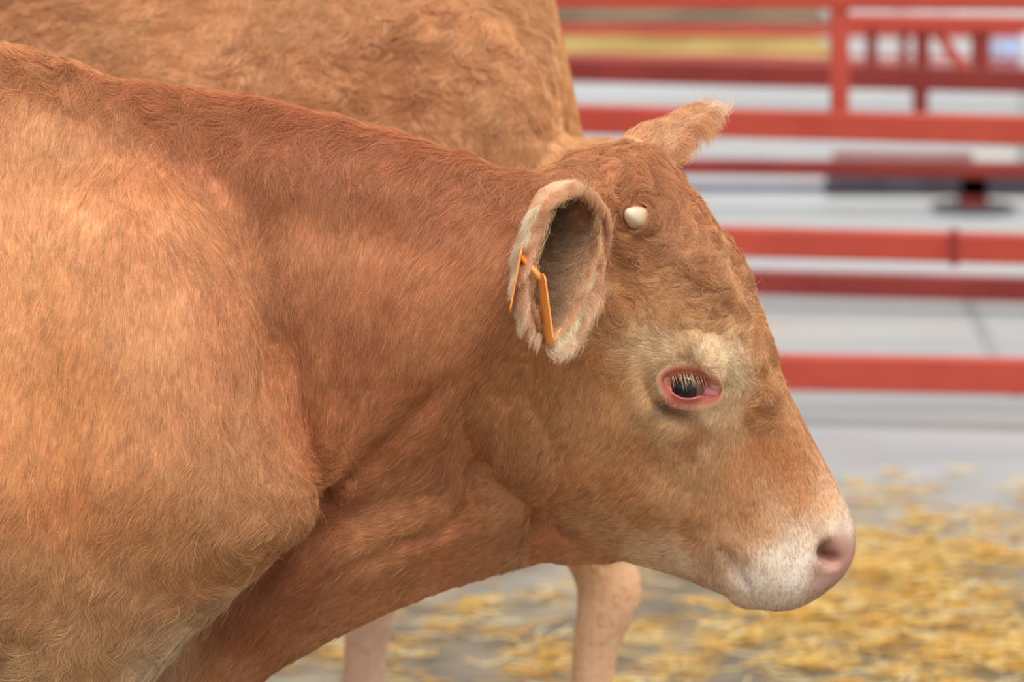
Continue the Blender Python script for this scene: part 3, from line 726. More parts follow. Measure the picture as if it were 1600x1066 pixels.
INNER_DARK = np.array(srgb(70, 42, 26)); INNER_PINK = np.array(srgb(200, 160, 130)); EAR_TAN = np.array(srgb(204, 156, 112)); EAR_PALE = np.array(srgb(232, 214, 192))
ear_objs = []
for E in (EAR_N, EAR_F):
    V, F, outer, inner, fr = E; ns1, nt1 = outer.shape[:2]
    co = np.zeros((ns1, nt1, 3)); ci = co.copy()
    for j in range(nt1):
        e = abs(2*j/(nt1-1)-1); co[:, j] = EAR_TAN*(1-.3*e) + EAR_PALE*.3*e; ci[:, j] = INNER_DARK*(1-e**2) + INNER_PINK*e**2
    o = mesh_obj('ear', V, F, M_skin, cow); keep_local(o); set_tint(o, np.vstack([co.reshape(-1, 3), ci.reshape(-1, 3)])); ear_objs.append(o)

# ---- ear tag: one tag in two flags, seen almost edge-on
def flag_vf(top, bot, wdir, w0, w1, th=.0016):
    a = unit(bot-top); wd = unit(wdir - a*(wdir @ a)); nn = np.cross(a, wd); L = np.linalg.norm(bot-top)
    out = [(0, -.2), (.04, -.42), (.10, -.5)] + [(1-.08, -.5*w1/w0), (.98, -.44*w1/w0), (1, -.36*w1/w0)]
    pts = [(s, w) for s, w in out] + [(s, -w) for s, w in out[::-1]]
    V = [top + a*s*L + wd*w*w0 + nn*th/2 for s, w in pts] + [top + a*s*L + wd*w*w0 - nn*th/2 for s, w in pts]; n = len(pts)
    F = [tuple(range(n)), tuple(range(n, 2*n))[::-1]] + [(i, n+i, n+(i+1) % n, (i+1) % n) for i in range(n)]
    return V, F
etag = thing('ear_tag', 'thin orange plastic ear tag pinned through the near ear of the foreground cow', 'ear tag', tuple(pty(835, 430, -.17)))
v, f = flag_vf(pty(817, 386, -.170), pty(799, 487, -.176), c_f + c_r*.06, .034, .044); o = mesh_obj('tag_flag', v, f, M_tag, etag, False); keep_local(o)
v, f = flag_vf(pty(846, 428, -.192), pty(858, 537, -.205), c_f + c_r*-.22, .030, .040); o = mesh_obj('tag_flag', v, f, M_tag, etag, False); keep_local(o)
v, f = tube_vf([pty(812, 400, -.172), pty(830, 418, -.180), pty(850, 440, -.193)], .003, 10); o = mesh_obj('tag_pin', v, f, M_tag, etag); keep_local(o)

# ---- hooves, tail
for (x, y) in ((shoulder_rings(-1)[-1][0][0], -.14), (shoulder_rings(1)[-1][0][0], .14), (hind_rings(hx, -.135, -1)[-1][0][0], -.135), (hind_rings(hx, .135, 1, step=.12)[-1][0][0], .135)):
    v, f = hoof_vf(x, y, 1); o = mesh_obj('hoof', v, f, M_hoof, cow); keep_local(o)
tp = [np.array(p) for p in ((hx-.06, 0, 1.12), (hx-.17, 0, 1.13), (hx-.235, 0, 1.05), (hx-.25, 0, .9), (hx-.25, 0, .7), (hx-.245, .0, .55), (hx-.24, 0, .42), (hx-.24, 0, .30))]
TAILS = []
def tail_obj(tp, parent, C1, C2):
    P = cr(np.array(tp), np.linspace(0, len(tp)-1, 40)); R = np.interp(np.linspace(0, 1, 40), [0, .15, .5, .72, .8, .92, 1], [.034, .024, .016, .016, .030, .026, .004])
    v, f = tube_vf(P, R, 14); o = mesh_obj('tail', v, f, M_skin, parent); keep_local(o)
    c = np.repeat((np.linspace(0, 1, 40)**2)[:, None], 14, 0).reshape(-1, 1); set_tint(o, C1*(1-c)+C2*c); TAILS.append((P, R, C1, C2, o)); return o
tail_obj(tp, cow, np.array(srgb(200, 140, 96)), np.array(srgb(214, 176, 136)))
# ------------------------------------------------------------------ fur: every hair a curve on the skin
# pixel, direction in the picture, length mm, lift, waviness
GUIDE = [(20, 85, -1, .1, 22, .42, .3), (70, 92, -.8, .5, 24, .45, .4), (120, 110, -.9, .5, 24, .4, .3), (180, 130, -.6, .8, 18, .3, .2), (60, 180, -.1, 1, 17, .14, 0), (160, 200, .05, 1, 17, .14, 0),
    (50, 330, 0, 1, 16, .1, 0), (200, 330, .12, 1, 16, .1, 0), (300, 330, .2, 1, 16, .1, 0), (100, 500, -.05, 1, 15, .1, 0), (250, 500, .05, 1, 15, .1, 0), (350, 560, .05, 1, 15, .1, 0),
    (60, 680, -.15, 1, 16, .12, 0), (220, 680, -.2, 1, 16, .12, 0), (360, 700, -.1, 1, 17, .14, .1), (60, 820, -.3, 1, 20, .18, .05), (200, 820, -.45, 1, 24, .22, .08), (320, 820, -.35, 1, 26, .26, .1), (410, 830, .25, 1, 24, .3, .3),
    (430, 760, .15, 1, 20, .25, .2), (340, 920, .35, .9, 26, .35, .3), (280, 1000, .25, 1, 26, .3, .3), (180, 930, -.35, 1, 28, .28, .1), (60, 950, -.5, 1, 30, .3, .15), (100, 1040, -.4, 1, 28, .3, .15), (15, 1000, -.8, .8, 32, .35, .4),
    (260, 140, -.8, .6, 24, .30, .2), (260, 165, -.6, .9, 24, .3, .3), (340, 160, -.7, .6, 25, .30, .2), (340, 200, -.35, 1, 22, .22, .2), (450, 180, -.8, .4, 25, .30, .1), (450, 225, -.35, 1, 22, .2, .2), (560, 200, -.9, .35, 25, .28, .1), (560, 250, -.45, 1, 21, .18, .1),
    (650, 225, -.95, .35, 25, .28, .1), (650, 270, -.6, .9, 21, .18, .1), (740, 252, -.9, .5, 24, .28, .1), (740, 310, -.6, .9, 19, .15, .1), (800, 280, -.6, .9, 20, .28, .2), (880, 285, -.7, .5, 18, .25, .2), (400, 260, -.15, 1, 19, .14, 0),
    (500, 330, -.1, 1, 18, .12, 0), (600, 350, -.3, 1, 18, .12, 0), (700, 380, -.5, .95, 17, .12, 0), (790, 400, -.5, .95, 15, .1, 0), (450, 430, .0, 1, 18, .14, 0), (550, 470, -.2, 1, 17, .12, 0), (680, 480, -.45, 1, 16, .1, 0), (770, 520, -.5, .9, 15, .1, 0),
    (420, 560, 0, 1, 16, .14, 0), (450, 650, .05, 1, 18, .16, 0), (520, 600, -.12, 1, 17, .12, 0), (620, 580, -.45, 1, 16, .12, 0), (700, 600, -.5, .95, 14, .12, 0), (500, 720, .1, 1, 20, .3, .5), (530, 750, -.6, .8, 20, .3, .4), (600, 680, -.7, .8, 16, .14, 0), (690, 690, -.7, .8, 14, .12, 0),
    (560, 790, -.9, .5, 18, .18, .1), (640, 790, -.95, .3, 16, .14, 0), (720, 780, -.95, .3, 14, .12, 0), (450, 900, -.6, .9, 20, .2, .1), (400, 980, -.6, .9, 18, .15, 0), (600, 880, -.95, .35, 14, .1, 0), (560, 940, -.95, .4, 12, .08, 0), (700, 890, -1, .2, 11, .07, 0), (850, 850, -1, .05, 10, .07, 0), (950, 870, -1, -.1, 9, .06, 0),
    (800, 580, -.45, 1, 13, .1, 0), (780, 680, -.35, 1, 13, .12, 0), (850, 700, -.5, .9, 12, .12, 0), (830, 780, -.7, .7, 13, .14, 0), (900, 800, -.8, .6, 12, .12, 0), (900, 620, -.35, 1, 12, .1, 0), (960, 690, -.4, 1, 11, .1, 0), (960, 780, -.6, .8, 11, .12, 0), (1030, 780, -.6, .85, 10, .12, 0), (1000, 845, -.9, .5, 10, .1, 0),
    (1060, 840, -.8, .55, 9, .1, 0), (1100, 800, -.5, .9, 9, .12, 0), (1060, 720, -.3, 1, 9, .1, 0), (1110, 700, -.25, 1, 8, .1, 0), (1100, 660, -.3, 1, 7, .08, 0), (1050, 665, -.6, .8, 7, .1, 0), (1000, 640, -.5, .9, 9, .1, 0), (1005, 580, -.9, .4, 10, .1, 0),
    (1030, 550, -.8, -.3, 9, .16, .1), (1070, 545, -.3, -.7, 8, .16, .1), (1120, 545, .3, -.6, 8, .14, .1), (1150, 575, .4, .5, 9, .14, .1), (1160, 620, .1, 1, 10, .14, .1), (1180, 560, .35, 1, 12, .16, .3), (1190, 610, .1, 1, 13, .2, .4), (1195, 640, -.3, 1, 12, .18, .3),
    (1150, 700, .1, 1, 8, .1, 0), (1200, 700, .35, 1, 8, .09, 0), (1240, 740, .45, 1, 7, .08, 0), (1150, 790, .1, 1, 8, .1, 0), (1220, 800, .25, 1, 6, .08, 0), (1280, 800, .5, 1, 5, .08, 0), (1140, 840, .2, 1, 8, .12, 0), (1200, 860, .1, 1, 5, .1, 0), (1190, 910, -.3, 1, 5, .12, 0), (1250, 900, .3, 1, 4, .1, 0), (1310, 815, .5, 1, 4, .07, 0),
    (920, 540, -.6, .9, 14, .12, .1), (960, 560, -.7, .6, 13, .14, .3), (960, 480, -.8, .35, 16, .2, .7), (1000, 500, -.9, .1, 15, .18, .6), (1050, 490, -.7, -.2, 13, .16, .4), (970, 420, -.5, .7, 17, .22, .8), (1010, 430, .1, .9, 18, .22, .9), (1060, 430, .5, .8, 18, .2, .7), (1110, 470, .5, .8, 16, .2, .8), (1150, 500, .5, .9, 16, .22, .8),
    (1000, 380, .0, 1, 18, .22, .6), (1040, 390, .5, .8, 19, .24, .6), (1090, 410, .6, .8, 20, .24, .7), (1130, 440, .6, .8, 18, .24, .9), (1030, 340, .9, .5, 20, .26, .5), (1070, 350, .7, .8, 20, .24, .5), (1100, 370, .5, .9, 18, .22, .4), (1010, 290, .6, -.5, 20, .3, .6), (1040, 270, .8, -.3, 22, .3, .5), (1070, 280, .7, .5, 20, .24, .4), (1085, 310, .5, .9, 16, .2, .3),
    (975, 300, -.3, -.7, 18, .28, .6), (960, 340, -.6, .4, 16, .25, .6), (1000, 255, .2, -.9, 20, .35, .5), (940, 290, -.8, .1, 16, .25, .4), (960, 380, -.4, .9, 16, .2, .4), (1150, 430, .45, .9, 9, .1, .1), (1180, 480, .3, 1, 8, .1, .1), (1195, 540, .2, 1, 8, .1, .1)]
GP = np.array([hit1s(g[0], g[1]) for g in GUIDE]); GD = np.array([c_r*g[2] - c_u*g[3] for g in GUIDE]); GD /= np.linalg.norm(GD, axis=1, keepdims=True)
GX = np.hstack([GD, np.array([g[4:7] for g in GUIDE])])
ex_g = [((-.8, -.22, 1.0), (0, 0, -1), 16, .1, 0), ((-.9, -.24, .7), (-.2, 0, -1), 18, .12, 0), ((-1.3, -.25, .9), (-.2, 0, -1), 18, .12, 0), ((-1.2, -.06, 1.17), (-1, -.2, 0), 18, .15, 0), ((-.5, -.15, .3), (-.1, 0, -1), 12, .1, 0),
        ((-.5, -.15, .1), (0, 0, -1), 12, .1, 0), ((-1.45, -.16, .4), (0, 0, -1), 14, .1, 0), ((-1.1, -.1, .5), (-.8, 0, -.5), 18, .15, 0)]
GP = np.vstack([GP, [e[0] for e in ex_g]]); GX = np.vstack([GX, [[*e[1], *e[2:]] for e in ex_g]])

def sample(v, f, dens):
    """dens: strands per m2 at each vertex"""
    a = v[f[:, 0]]; ar = .5*np.linalg.norm(np.cross(v[f[:, 2]]-a, v[f[:, 3]]-v[f[:, 1]]), axis=1)
    ex = ar*dens[f].mean(1); n = np.floor(ex + rng.random(len(ex))).astype(int)
    idx = np.repeat(np.arange(len(f)), n); u = rng.random(len(idx)); w = rng.random(len(idx))
    W = np.stack([(1-u)*(1-w), u*(1-w), u*w, (1-u)*w], 1)
    return f[idx], W
def strands(root, nrm, dr, length, lift, wave, npt=6, clump=.55, cell=.008, seed=0):
    """hairs that leave the skin along dr, rise by lift and gather into locks"""
    N = len(root); r = np.random.default_rng(seed)
    t = dr - nrm*(dr*nrm).sum(1)[:, None]; t /= np.maximum(np.linalg.norm(t, axis=1, keepdims=True), 1e-6); b = np.cross(nrm, t)
    # slow sideways swing shared by neighbours, then a little of its own
    sw = .10*wob(root, 50, seed+11) + .05*wob(root, 170, seed+12) + r.normal(size=N)*.07
    sw = sw*(1 + 4*wave)
    length = length*(1 + .18*wob(root, 120, seed+13))*r.uniform(.7, 1.12, N); lift = np.clip(lift*(1+.6*wob(root, 110, seed+14)) + r.normal(size=N)*.05, .02, 1.1)
    ph = 6.28*wob(root, 45, seed+15); s = np.linspace(0, 1, npt); P = np.zeros((N, npt, 3))
    for k in range(npt):
        x = s[k]
        ang = sw*x*1.5 + wave*1.3*np.sin(ph + 5.5*x)
        h = lift*x*(1-.45*x) 
        P[:, k] = root + length[:, None]*(t*(x*np.cos(ang)*np.sqrt(np.maximum(1-(lift*.7)**2, .2)))[:, None] + b*(x*np.sin(ang))[:, None] + nrm*h[:, None]) - nrm*.0006*(k == 0)
    # locks
    ci = np.floor((root + .003*np.stack([wob(root, 200, seed+20), wob(root, 200, seed+21), wob(root, 200, seed+22)], 1))/cell).astype(np.int64); ci -= ci.min(0)
    key = (ci[:, 0]*4096 + ci[:, 1])*4096 + ci[:, 2]; _, inv = np.unique(key, return_inverse=True); inv = inv.ravel()
    cnt = np.bincount(inv).astype(float)
    for k in range(1, npt):
        ctr = np.stack([np.bincount(inv, P[:, k, a])/cnt for a in range(3)], 1)[inv]
        amt = clump*s[k]**1.5*(.5 + .5*(wob(root, 70, seed+30)))
        P[:, k] += (ctr-P[:, k])*np.clip(amt, 0, .85)[:, None]
    return P, inv
def hair_obj(name, P, tint, r0, parent, mat, label=None, tip=.25):
    N, npt = P.shape[:2]; hc = bpy.data.hair_curves.new(name); hc.add_curves([npt]*N)
    hc.attributes['position'].data.foreach_set('vector', P.astype(np.float32).ravel())
    ra = hc.attributes.get('radius') or hc.attributes.new('radius', 'FLOAT', 'POINT')
    prof = 1-(1-tip)*np.linspace(0, 1, npt)**1.5
    ra.data.foreach_set('value', (np.broadcast_to(np.asarray(r0), (N,))[:, None]*prof[None]).astype(np.float32).ravel())
    ta = hc.attributes.new('tint', 'FLOAT_COLOR', 'CURVE'); c = np.ones((N, 4), np.float32); c[:, :3] = tint; ta.data.foreach_set('color', c.ravel())
    hc.materials.append(mat); o = bpy.data.objects.new(name, hc); col.objects.link(o); o.parent = parent; o['kind'] = 'stuff'
    keep_local(o); return o
def hair_tint(c, N, inv, seed, amt=.10, lock=.10):
    r = np.random.default_rng(seed); lk = np.clip(r.normal(size=inv.max()+1), -1.7, 1.7)[inv]; u = np.clip(r.normal(size=N), -2.2, 2.2)
    return np.clip(c*(1 + (lock*lk)[:, None]*np.array([.7, 1, 1.2]) + amt*u[:, None]), .01, .98)

if FUR:
    nv = normals(cv, cf); h = to_head(cv)
    # thinner where the camera's side is far away, none in the eyes, on the nose pad and the hooves
    facing = -(nv @ c_f); inframe = (cv[:, 0] > -.62)
    dens = np.where(inframe, np.where(facing > -.35, 560000, 60000), 90000.)
    dens = dens*np.where((h[:, 0] > .02) & (facing > -.35) & inframe, 1.35, 1)
    eo = np.array([hit1s(x, y) for x, y in [(1052, 602), (1078, 602), (1102, 604)]])
    de = seg_dist(qv, list(eo)); dens *= np.clip((de-.006)/.001, 0, 1)
    npts = [hit1s(*p) for p in ((1322, 842), (1326, 862), (1312, 884), (1292, 905))]; dn = seg_dist(qv, npts)
    dn2 = seg_dist(qv, [hit1s(*p) for p in ((1290, 860), (1312, 868))])
    dens *= np.clip((dn-.0125)/.008, .0, 1)*np.clip((dn2-.012)/.004, 0, 1)
    hornp = hb; dens *= np.clip((np.linalg.norm(qv-hornp, axis=1)-.004)/.002, 0, 1)
    q4, W = sample(cv, cf, dens); root = (cv[q4]*W[:, :, None]).sum(1); nr = (nv[q4]*W[:, :, None]).sum(1); nr /= np.linalg.norm(nr, axis=1, keepdims=True)
    qr, m1, m2 = mirror(root)
    # direction field on the skin's points, then carried to the hairs
    gx = idw(qv, GP, GX, power=3.6); gq = (gx[q4]*W[:, :, None]).sum(1)
    dr = unmirror(gq[:, :3], m1, m2)
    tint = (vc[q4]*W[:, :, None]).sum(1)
    # keep the lids bare: the eye's outline as it lies on the near side
    qq = qr - CAM; zz = qq @ c_f; ex = 800 + FPX*(qq @ c_r)/zz; ey = 533 - FPX*(qq @ c_u)/zz
    bare = (((ex-1077)/42)**2 + ((ey-603-(ex-1077)*.08)/22.5)**2 < 1) & (qr[:, 0] > .1) & (np.linalg.norm(qr-EC, axis=1) < .06)
    root, nr, qr, m1, m2, gq, dr, q4, tint = [a[~bare] for a in (root, nr, qr, m1, m2, gq, dr, q4, tint)]
    fly = rng.random(len(root)) < .004; gq[fly, 3] *= 1.5; gq[fly, 4] = np.maximum(gq[fly, 4], .6)
    curly = gq[:, 5] > .28; P = np.zeros((len(root), 6, 3)); inv = np.zeros(len(root), np.int64)
    for msk, cl, ce in ((curly, .88, .011), (~curly, .42, .0058)):
        P[msk], iv = strands(root[msk], nr[msk], dr[msk], gq[msk, 3]/1000, gq[msk, 4], gq[msk, 5], seed=1, clump=cl, cell=ce); inv[msk] = iv + (0 if cl > .5 else 10**6)
    _, inv = np.unique(inv, return_inverse=True); inv = inv.ravel()
    near = (facing[q4[:, 0]] > -.35) & (root[:, 0] > -.62)
    r0 = np.where(near, .00019, .0005)*rng.uniform(.7, 1.3, len(root))
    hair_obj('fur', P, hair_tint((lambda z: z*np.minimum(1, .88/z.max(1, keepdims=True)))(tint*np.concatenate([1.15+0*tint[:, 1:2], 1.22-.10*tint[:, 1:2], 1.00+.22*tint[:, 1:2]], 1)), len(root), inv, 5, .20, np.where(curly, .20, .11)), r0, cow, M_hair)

    # a collar of hair growing up round each horn bud
    rr = np.random.default_rng(44); nh = 2600; th = rr.uniform(0, 6.283, nh); z = rr.uniform(-.012, .000, nh)
    rad = ax1[None]*np.cos(th)[:, None] + ax2[None]*np.sin(th)[:, None]; p = hb + hdir*z[:, None] + rad*.0142
    for sgn in (0, 1):
        pr, rd, dd = (p, rad, hdir) if not sgn else (refl(p), rad - 2*(rad @ Lv)[:, None]*Lv[None], hdir - 2*(hdir @ Lv)*Lv)
        H, iv = strands(pr, rd, dd[None] + np.cross(rd, dd[None])*.35 + rr.normal(size=(nh, 3))*.3, rr.uniform(.006, .014, nh), .30, .15, seed=45, cell=.006)
        hair_obj('horn_collar_hair', H, hair_tint(np.tile(np.array(srgb(208, 150, 108)), (nh, 1)), nh, iv, 46, .15, .12), .00018, cow, M_hair)
    # ear hair: inside, outside and the long fringe on the rims
    def ear_fur(E, seed, near=True):
        V, F, outer, inner, (B, ax, L, nn, w) = E; r = np.random.default_rng(seed); ns1, nt1 = outer.shape[:2]
        res = []
        def grab(grid, N, jlo, jhi, slo=.0, shi=1.0):
            s = r.uniform(slo, shi, N)*(ns1-1.001); j = r.uniform(jlo, jhi, N)*(nt1-1.001); i0 = s.astype(int); j0 = j.astype(int); fs = (s-i0)[:, None]; fj = (j-j0)[:, None]
            p = grid[i0, j0]*(1-fs)*(1-fj) + grid[i0+1, j0]*fs*(1-fj) + grid[i0, j0+1]*(1-fs)*fj + grid[i0+1, j0+1]*fs*fj
            c = B + ax*(((p-B) @ ax))[:, None]; rad = p-c; rad /= np.maximum(np.linalg.norm(rad, axis=1, keepdims=True), 1e-6)
            return p, rad, s/(ns1-1), 2*j/(nt1-1)-1
        n1 = 26000 if near else 12000
        p, rad, s, e = grab(outer, n1, 0, 1); d = ax[None]*.9 + r.normal(size=(n1, 3))*.15 + np.sign(e)[:, None]*np.abs(e)[:, None]**3*.2*nn
        tint = EAR_TAN*(1-.5*np.abs(e)[:, None]**2) + EAR_PALE*.5*np.abs(e)[:, None]**2; res.append((p, rad, d, r.uniform(.009, .015, n1), .22 + .1*np.abs(e), .1, tint*(1-np.clip(1-s*3.5, 0, 1)[:, None]*.8) + np.array(srgb(200, 140, 98))*np.clip(1-s*3.5, 0, 1)[:, None]*.8))
        n2 = 16000 if near else 5000
        p, rad, s, e = grab(inner, n2, 0, 1); side = np.cross(ax, rad)*np.sign(-e)[:, None]
        d = nn[None]*(.5+.3*np.abs(e))[:, None] + ax[None]*.7 + r.normal(size=(n2, 3))*.35
        a_ = np.clip(np.abs(e)**1.5 + .25*r.random(n2), 0, 1)[:, None]
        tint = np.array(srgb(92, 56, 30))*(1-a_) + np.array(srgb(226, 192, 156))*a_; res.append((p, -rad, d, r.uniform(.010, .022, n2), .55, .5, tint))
        jr = (.87, .99) if outer[20, -1, 0] > outer[20, 0, 0] else (.01, .13)
        n4 = 5000 if near else 300                         # the pale tuft at the lower front rim
        p, rad, s, e = grab(inner, n4, *jr, .42, .95); d = ax[None]*1.0 + nn[None]*.25 + r.normal(size=(n4, 3))*.14
        res.append((p, -rad, d, r.uniform(.018, .034, n4), .3, .12, np.tile(np.array(srgb(240, 222, 198)), (n4, 1))))
        if near:                                           # white fringe behind the rear rim
            jb = (.0, .22) if jr[0] > .5 else (.78, 1)
            p, rad, s, e = grab(outer, 6000, *jb, .22, .9); d = ax[None]*.9 - nn[None]*.35 + rad*.3 + r.normal(size=(6000, 3))*.12
            res.append((p, rad, d, r.uniform(.018, .032, 6000), .42, .1, EAR_TAN*(.55*r.random((6000, 1))) + np.array(srgb(238, 222, 202))*(1-.55*r.random((6000, 1)))))
        n3 = 9000 if near else 3000                        # rims
        for jl, jh in ((0, .05), (.95, 1)):
            p, rad, s, e = grab(outer, n3, jl, jh, .02); d = ax[None]*.9 + nn[None]*.35 + r.normal(size=(n3, 3))*.16 
            k_ = .15 + .85*s[:, None]*(r.random((n3, 1))*.5+.5) if near else .25*r.random((n3, 1)) + .5*(s[:, None] > .85); tint = EAR_TAN*(1-k_) + EAR_PALE*k_; res.append((p, rad, d, r.uniform(.012, .034, n3)*(.6+.6*s), .35, .3, tint))
        p = np.vstack([x[0] for x in res]); nrm = np.vstack([x[1] for x in res]); d = np.vstack([x[2] for x in res]); ln = np.concatenate([x[3] for x in res])
        lf = np.concatenate([np.broadcast_to(x[4], len(x[0])) for x in res]); wv = np.concatenate([np.broadcast_to(x[5], len(x[0])) for x in res]); tn = np.vstack([x[6] for x in res])
        P, inv = strands(p, nrm, d, ln, lf, wv, seed=seed, cell=.007)
        tn = np.clip(tn*np.array([1.2, 1.14, 1.08]), 0, .95)
        return P, hair_tint(tn, len(p), inv, seed, .12, .12)
    for E, o, sd_, nr_ in ((EAR_N, ear_objs[0], 31, True), (EAR_F, ear_objs[1], 32, False)):
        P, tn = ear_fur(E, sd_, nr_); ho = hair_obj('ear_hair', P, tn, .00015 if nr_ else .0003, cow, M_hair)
        ho.parent = o; ho.matrix_parent_inverse = Matrix.Identity(4)
    def tail_fur(k, N, seed):
        P, R, C1, C2, o = TAILS[k]; r = np.random.default_rng(seed); i = r.uniform(0, len(P)-1.01, N)**1.0; i0 = i.astype(int); f = (i-i0)[:, None]
        p = P[i0]*(1-f)+P[i0+1]*f; ax = P[i0+1]-P[i0]; ax /= np.linalg.norm(ax, axis=1, keepdims=True); v = r.normal(size=(N, 3)); v -= ax*(v*ax).sum(1)[:, None]; v /= np.linalg.norm(v, axis=1, keepdims=True)
        rr = (R[i0]*(1-f[:, 0])+R[i0+1]*f[:, 0]); u = i/(len(P)-1); c = (u**2)[:, None]
        H, inv = strands(p+v*rr[:, None]*.96, v, ax, np.where(u < .65, .018, .07)*r.uniform(.7, 1.2, N), .15, np.where(u < .65, .05, .15), seed=seed)
        t = hair_obj('tail_hair', H, hair_tint(np.clip((C1*(1-c)+C2*c)*1.15, 0, .95), N, inv, seed, .15, .12), .0003, o.parent, M_hair); t.parent = o; t.matrix_parent_inverse = Matrix.Identity(4)
    tail_fur(0, 12000, 81)
# ------------------------------------------------------------------ the second cow, standing behind, tail end to the right
FY = .72
def fs(x, zt, zb, W): return (np.array([x, FY, zt]), np.array([x, FY, zb]), np.array(W))
rx_ = pty(880, 260, FY)[0]
ft = loft([fs(rx_, 1.01, .86, (.03, .05, .06, .05, .03)), fs(rx_-.012, 1.12, .78, (.06, .12, .14, .12, .06)), fs(rx_-.04, 1.22, .70, (.08, .17, .20, .17, .08)), fs(rx_-.12, 1.29, .66, (.10, .21, .235, .20, .10)),
           fs(rx_-.27, 1.33, .60, (.12, .23, .25, .22, .13)), fs(rx_-.50, 1.32, .56, (.10, .225, .265, .24, .14)), fs(rx_-.80, 1.30, .50, (.09, .23, .28, .26, .15)), fs(rx_-1.10, 1.31, .52, (.08, .20, .25, .24, .14)),
           fs(rx_-1.32, 1.33, .58, (.06, .16, .21, .21, .12)), fs(rx_-1.47, 1.32, .68, (.05, .12, .16, .15, .08)), fs(rx_-1.62, 1.34, .84, (.05, .09, .11, .10, .06)), fs(rx_-1.82, 1.40, 1.02, (.045, .08, .09, .08, .05)), fs(rx_-1.96, 1.43, 1.12, (.04, .06, .07, .06, .04))], Y, nring=36, power=.42)
FF = unit(np.array([-.72, 0, -.69])); FD = unit(np.array([-.69, 0, .72])); FO = np.array([rx_-1.94, FY, 1.45])
fh = head_piece(FO, FF, FD, Y)
def fr(x0, y0, hock=.86):
    return [(c, a*(hock if c[2] < .56 else 1), b) for c, a, b in hind_rings(x0, y0, -1, f=1)]
lx, lx2 = .038, -.262
def fore(x0, y0): return [(np.array([x0 + dx, y0, z]), a, b) for z, dx, a, b in ((1.0, .03, .11, .05), (.85, .02, .14, .10), (.72, 0, .12, .09), (.60, .01, .075, .065), (.5, .0, .055, .048), (.40, 0, .045, .042), (.35, -.005, .046, .044), (.30, 0, .036, .034), (.2, 0, .028, .027), (.12, 0, .031, .03), (.085, -.015, .036, .034), (.06, -.025, .034, .033))]
fx = rx_-1.25
fp = [ft, fh, stack(fr(lx, FY-.13)), stack([(c, a*1.25, b*1.1) if c[2] < .5 else (c, a, b) for c, a, b in fr(lx2, FY+.13)]), stack(fore(fx, FY-.13)), stack(fore(fx-.12, FY+.13)),
      ellipsoid((rx_-.16, FY-.15, 1.0), (.15, .09, .20)), ellipsoid((rx_-.16, FY+.15, 1.0), (.15, .09, .20))]
fv, ff = weld(fp, .009, 10)
fn = normals(fv, ff)
for pts, r_, dep in (([(585, -20), (592, 80), (600, 220)], .045, .030), ([(480, 40), (500, 120)], .06, -.010), ([(760, 60), (800, 160)], .07, -.006), ([(230, 20), (380, 60)], .06, .008)):
    for sgn in (-1, 1):
        Pq = [pty(x, y, FY-.24) for x, y in pts]
        if sgn > 0: Pq = [np.array([p[0], 2*FY-p[1], p[2]]) for p in Pq]
        fv = fv - fn*(dep*np.exp(-(seg_dist(fv, Pq)/r_)**2))[:, None]
fn = normals(fv, ff)
def far_tint(p):
    a = wob(p, 9, 51)[:, None]*.5+.5; b = wob(p, 30, 52)[:, None]
    c1 = np.array(srgb(202, 150, 106)); c2 = np.array(srgb(218, 172, 124)); c = c1*(1-a)+c2*a
    low = np.clip((.60-p[:, 2:3])/.2, 0, 1); c = c*(1-.75*low) + np.array(srgb(226, 188, 156))*.75*low
    left = np.clip((-.38-p[:, 0:1])/.25, 0, 1)*(p[:, 2:3] > .6); dk = np.clip(wob(p, 14, 57)[:, None]*1.2-.1, 0, 1)*np.clip((p[:, 2:3]-.95)/.1, 0, 1)*.45; c = c*(1-dk) + np.array(srgb(166, 108, 66))*dk; c = c*(1-.5*left) + np.array(srgb(168, 106, 64))*.5*left
    fsd = np.clip((p[:, 1:2]-FY)/.05, 0, 1)*(p[:, 2:3] < .62); c = c*(1-.7*fsd) + np.array(srgb(232, 202, 182))*.7*fsd
    return np.clip(c*(1+.07*b), 0, 1)
cow2 = thing('cow', 'light brown cow standing behind the foreground cow, its rump and hanging tail showing', 'cow', (rx_-.6, FY, 0))
b2 = mesh_obj('body', fv, ff, M_skin, cow2); keep_local(b2); set_tint(b2, far_tint(fv))
ftp = [pty(*p, FY) for p in ((740, -92), (790, -88), (818, -56), (840, 0), (864, 100), (884, 190), (896, 270), (896, 400), (896, 520), (892, 640), (886, 740))]
tail_obj(ftp, cow2, np.array(srgb(210, 162, 112)), np.array(srgb(214, 172, 124)))
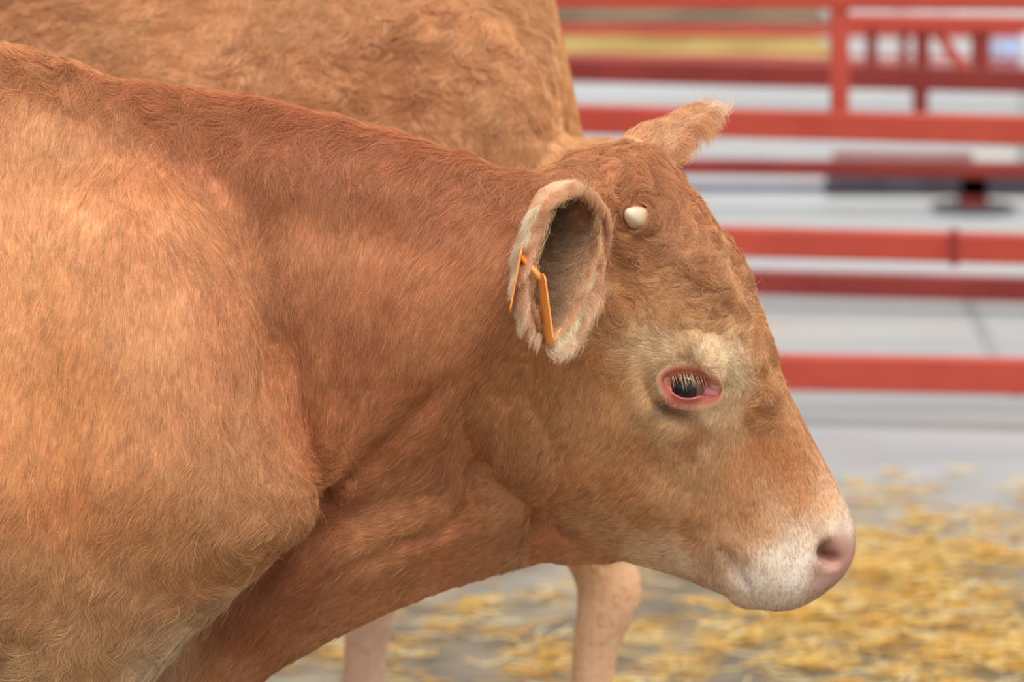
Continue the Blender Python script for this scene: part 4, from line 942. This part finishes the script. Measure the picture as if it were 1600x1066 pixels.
for x, y in ((fr(lx, 0)[-1][0][0], FY-.13), (fr(lx2, 0)[-1][0][0], FY+.13), (fore(fx, 0)[-1][0][0], FY-.13), (fore(fx-.12, 0)[-1][0][0], FY+.13)):
    v, f = hoof_vf(x, y, -1); o = mesh_obj('hoof', v, f, M_hoof, cow2); keep_local(o)
for sg in (-1, 1):                 # eyes, ears and horn buds of the second head
    fh_ = lambda u, d, c: FO + FF*u*HS + FD*d*HS + Y*c*sg
    E_ = ear_mesh(fh_(15, -80, .07), fh_(60, -150, .22), FF*.6 - FD*.2, [(0, .024, 150), (.2, .034, 110), (.6, .036, 90), (.87, .022, 76), (1, .004, 60)])
    o = mesh_obj('ear', E_[0], E_[1], M_skin, cow2); keep_local(o); set_tint(o, np.tile(EAR_TAN, (len(E_[0]), 1)))
    v, f = ellipsoid(fh_(312, -58, .078), (.0185, .0185, .0185), n=14); o = mesh_obj('eyeball', v, f, M_eye, cow2); keep_local(o); set_tint(o, np.tile(np.array(srgb(24, 18, 20)), (len(v), 1)))
    v, f = ellipsoid(fh_(35, -28, .066), (.016, .022, .016), n=12); o = mesh_obj('horn', v, f, M_horn, cow2); keep_local(o); set_tint(o, np.tile(np.array(srgb(226, 206, 174)), (len(v), 1)))
if FUR:
    fac = -(fn @ c_f); dens = np.where((fac > -.3) & (fv[:, 0] > -.75), 150000, 30000.)
    q4, W = sample(fv, ff, dens); root = (fv[q4]*W[:, :, None]).sum(1); nr = (fn[q4]*W[:, :, None]).sum(1); nr /= np.linalg.norm(nr, axis=1, keepdims=True)
    N = len(root); d = np.zeros((N, 3)); d[:, 2] = -1; d[:, 0] = .25
    top = np.clip((root[:, 2]-.95)/.2, 0, 1)
    d[:, 0] += 1.0*top*wob(root, 9, 61); d[:, 2] += .9*top*wob(root, 8, 62)
    leg = root[:, 2] < .5
    P, inv = strands(root, nr, d, np.where(leg, .007, .016 + .008*top), np.where(leg, .08, .14+.22*top), .45*top, seed=7, cell=.012, clump=.7, npt=5)
    tail_fur(1, 14000, 82)
    hair_obj('fur', P, hair_tint(np.clip(far_tint(root)*1.15, 0, .95), N, inv, 9, .12, .12), np.where(leg, .0004, .00045), cow2, M_hair)
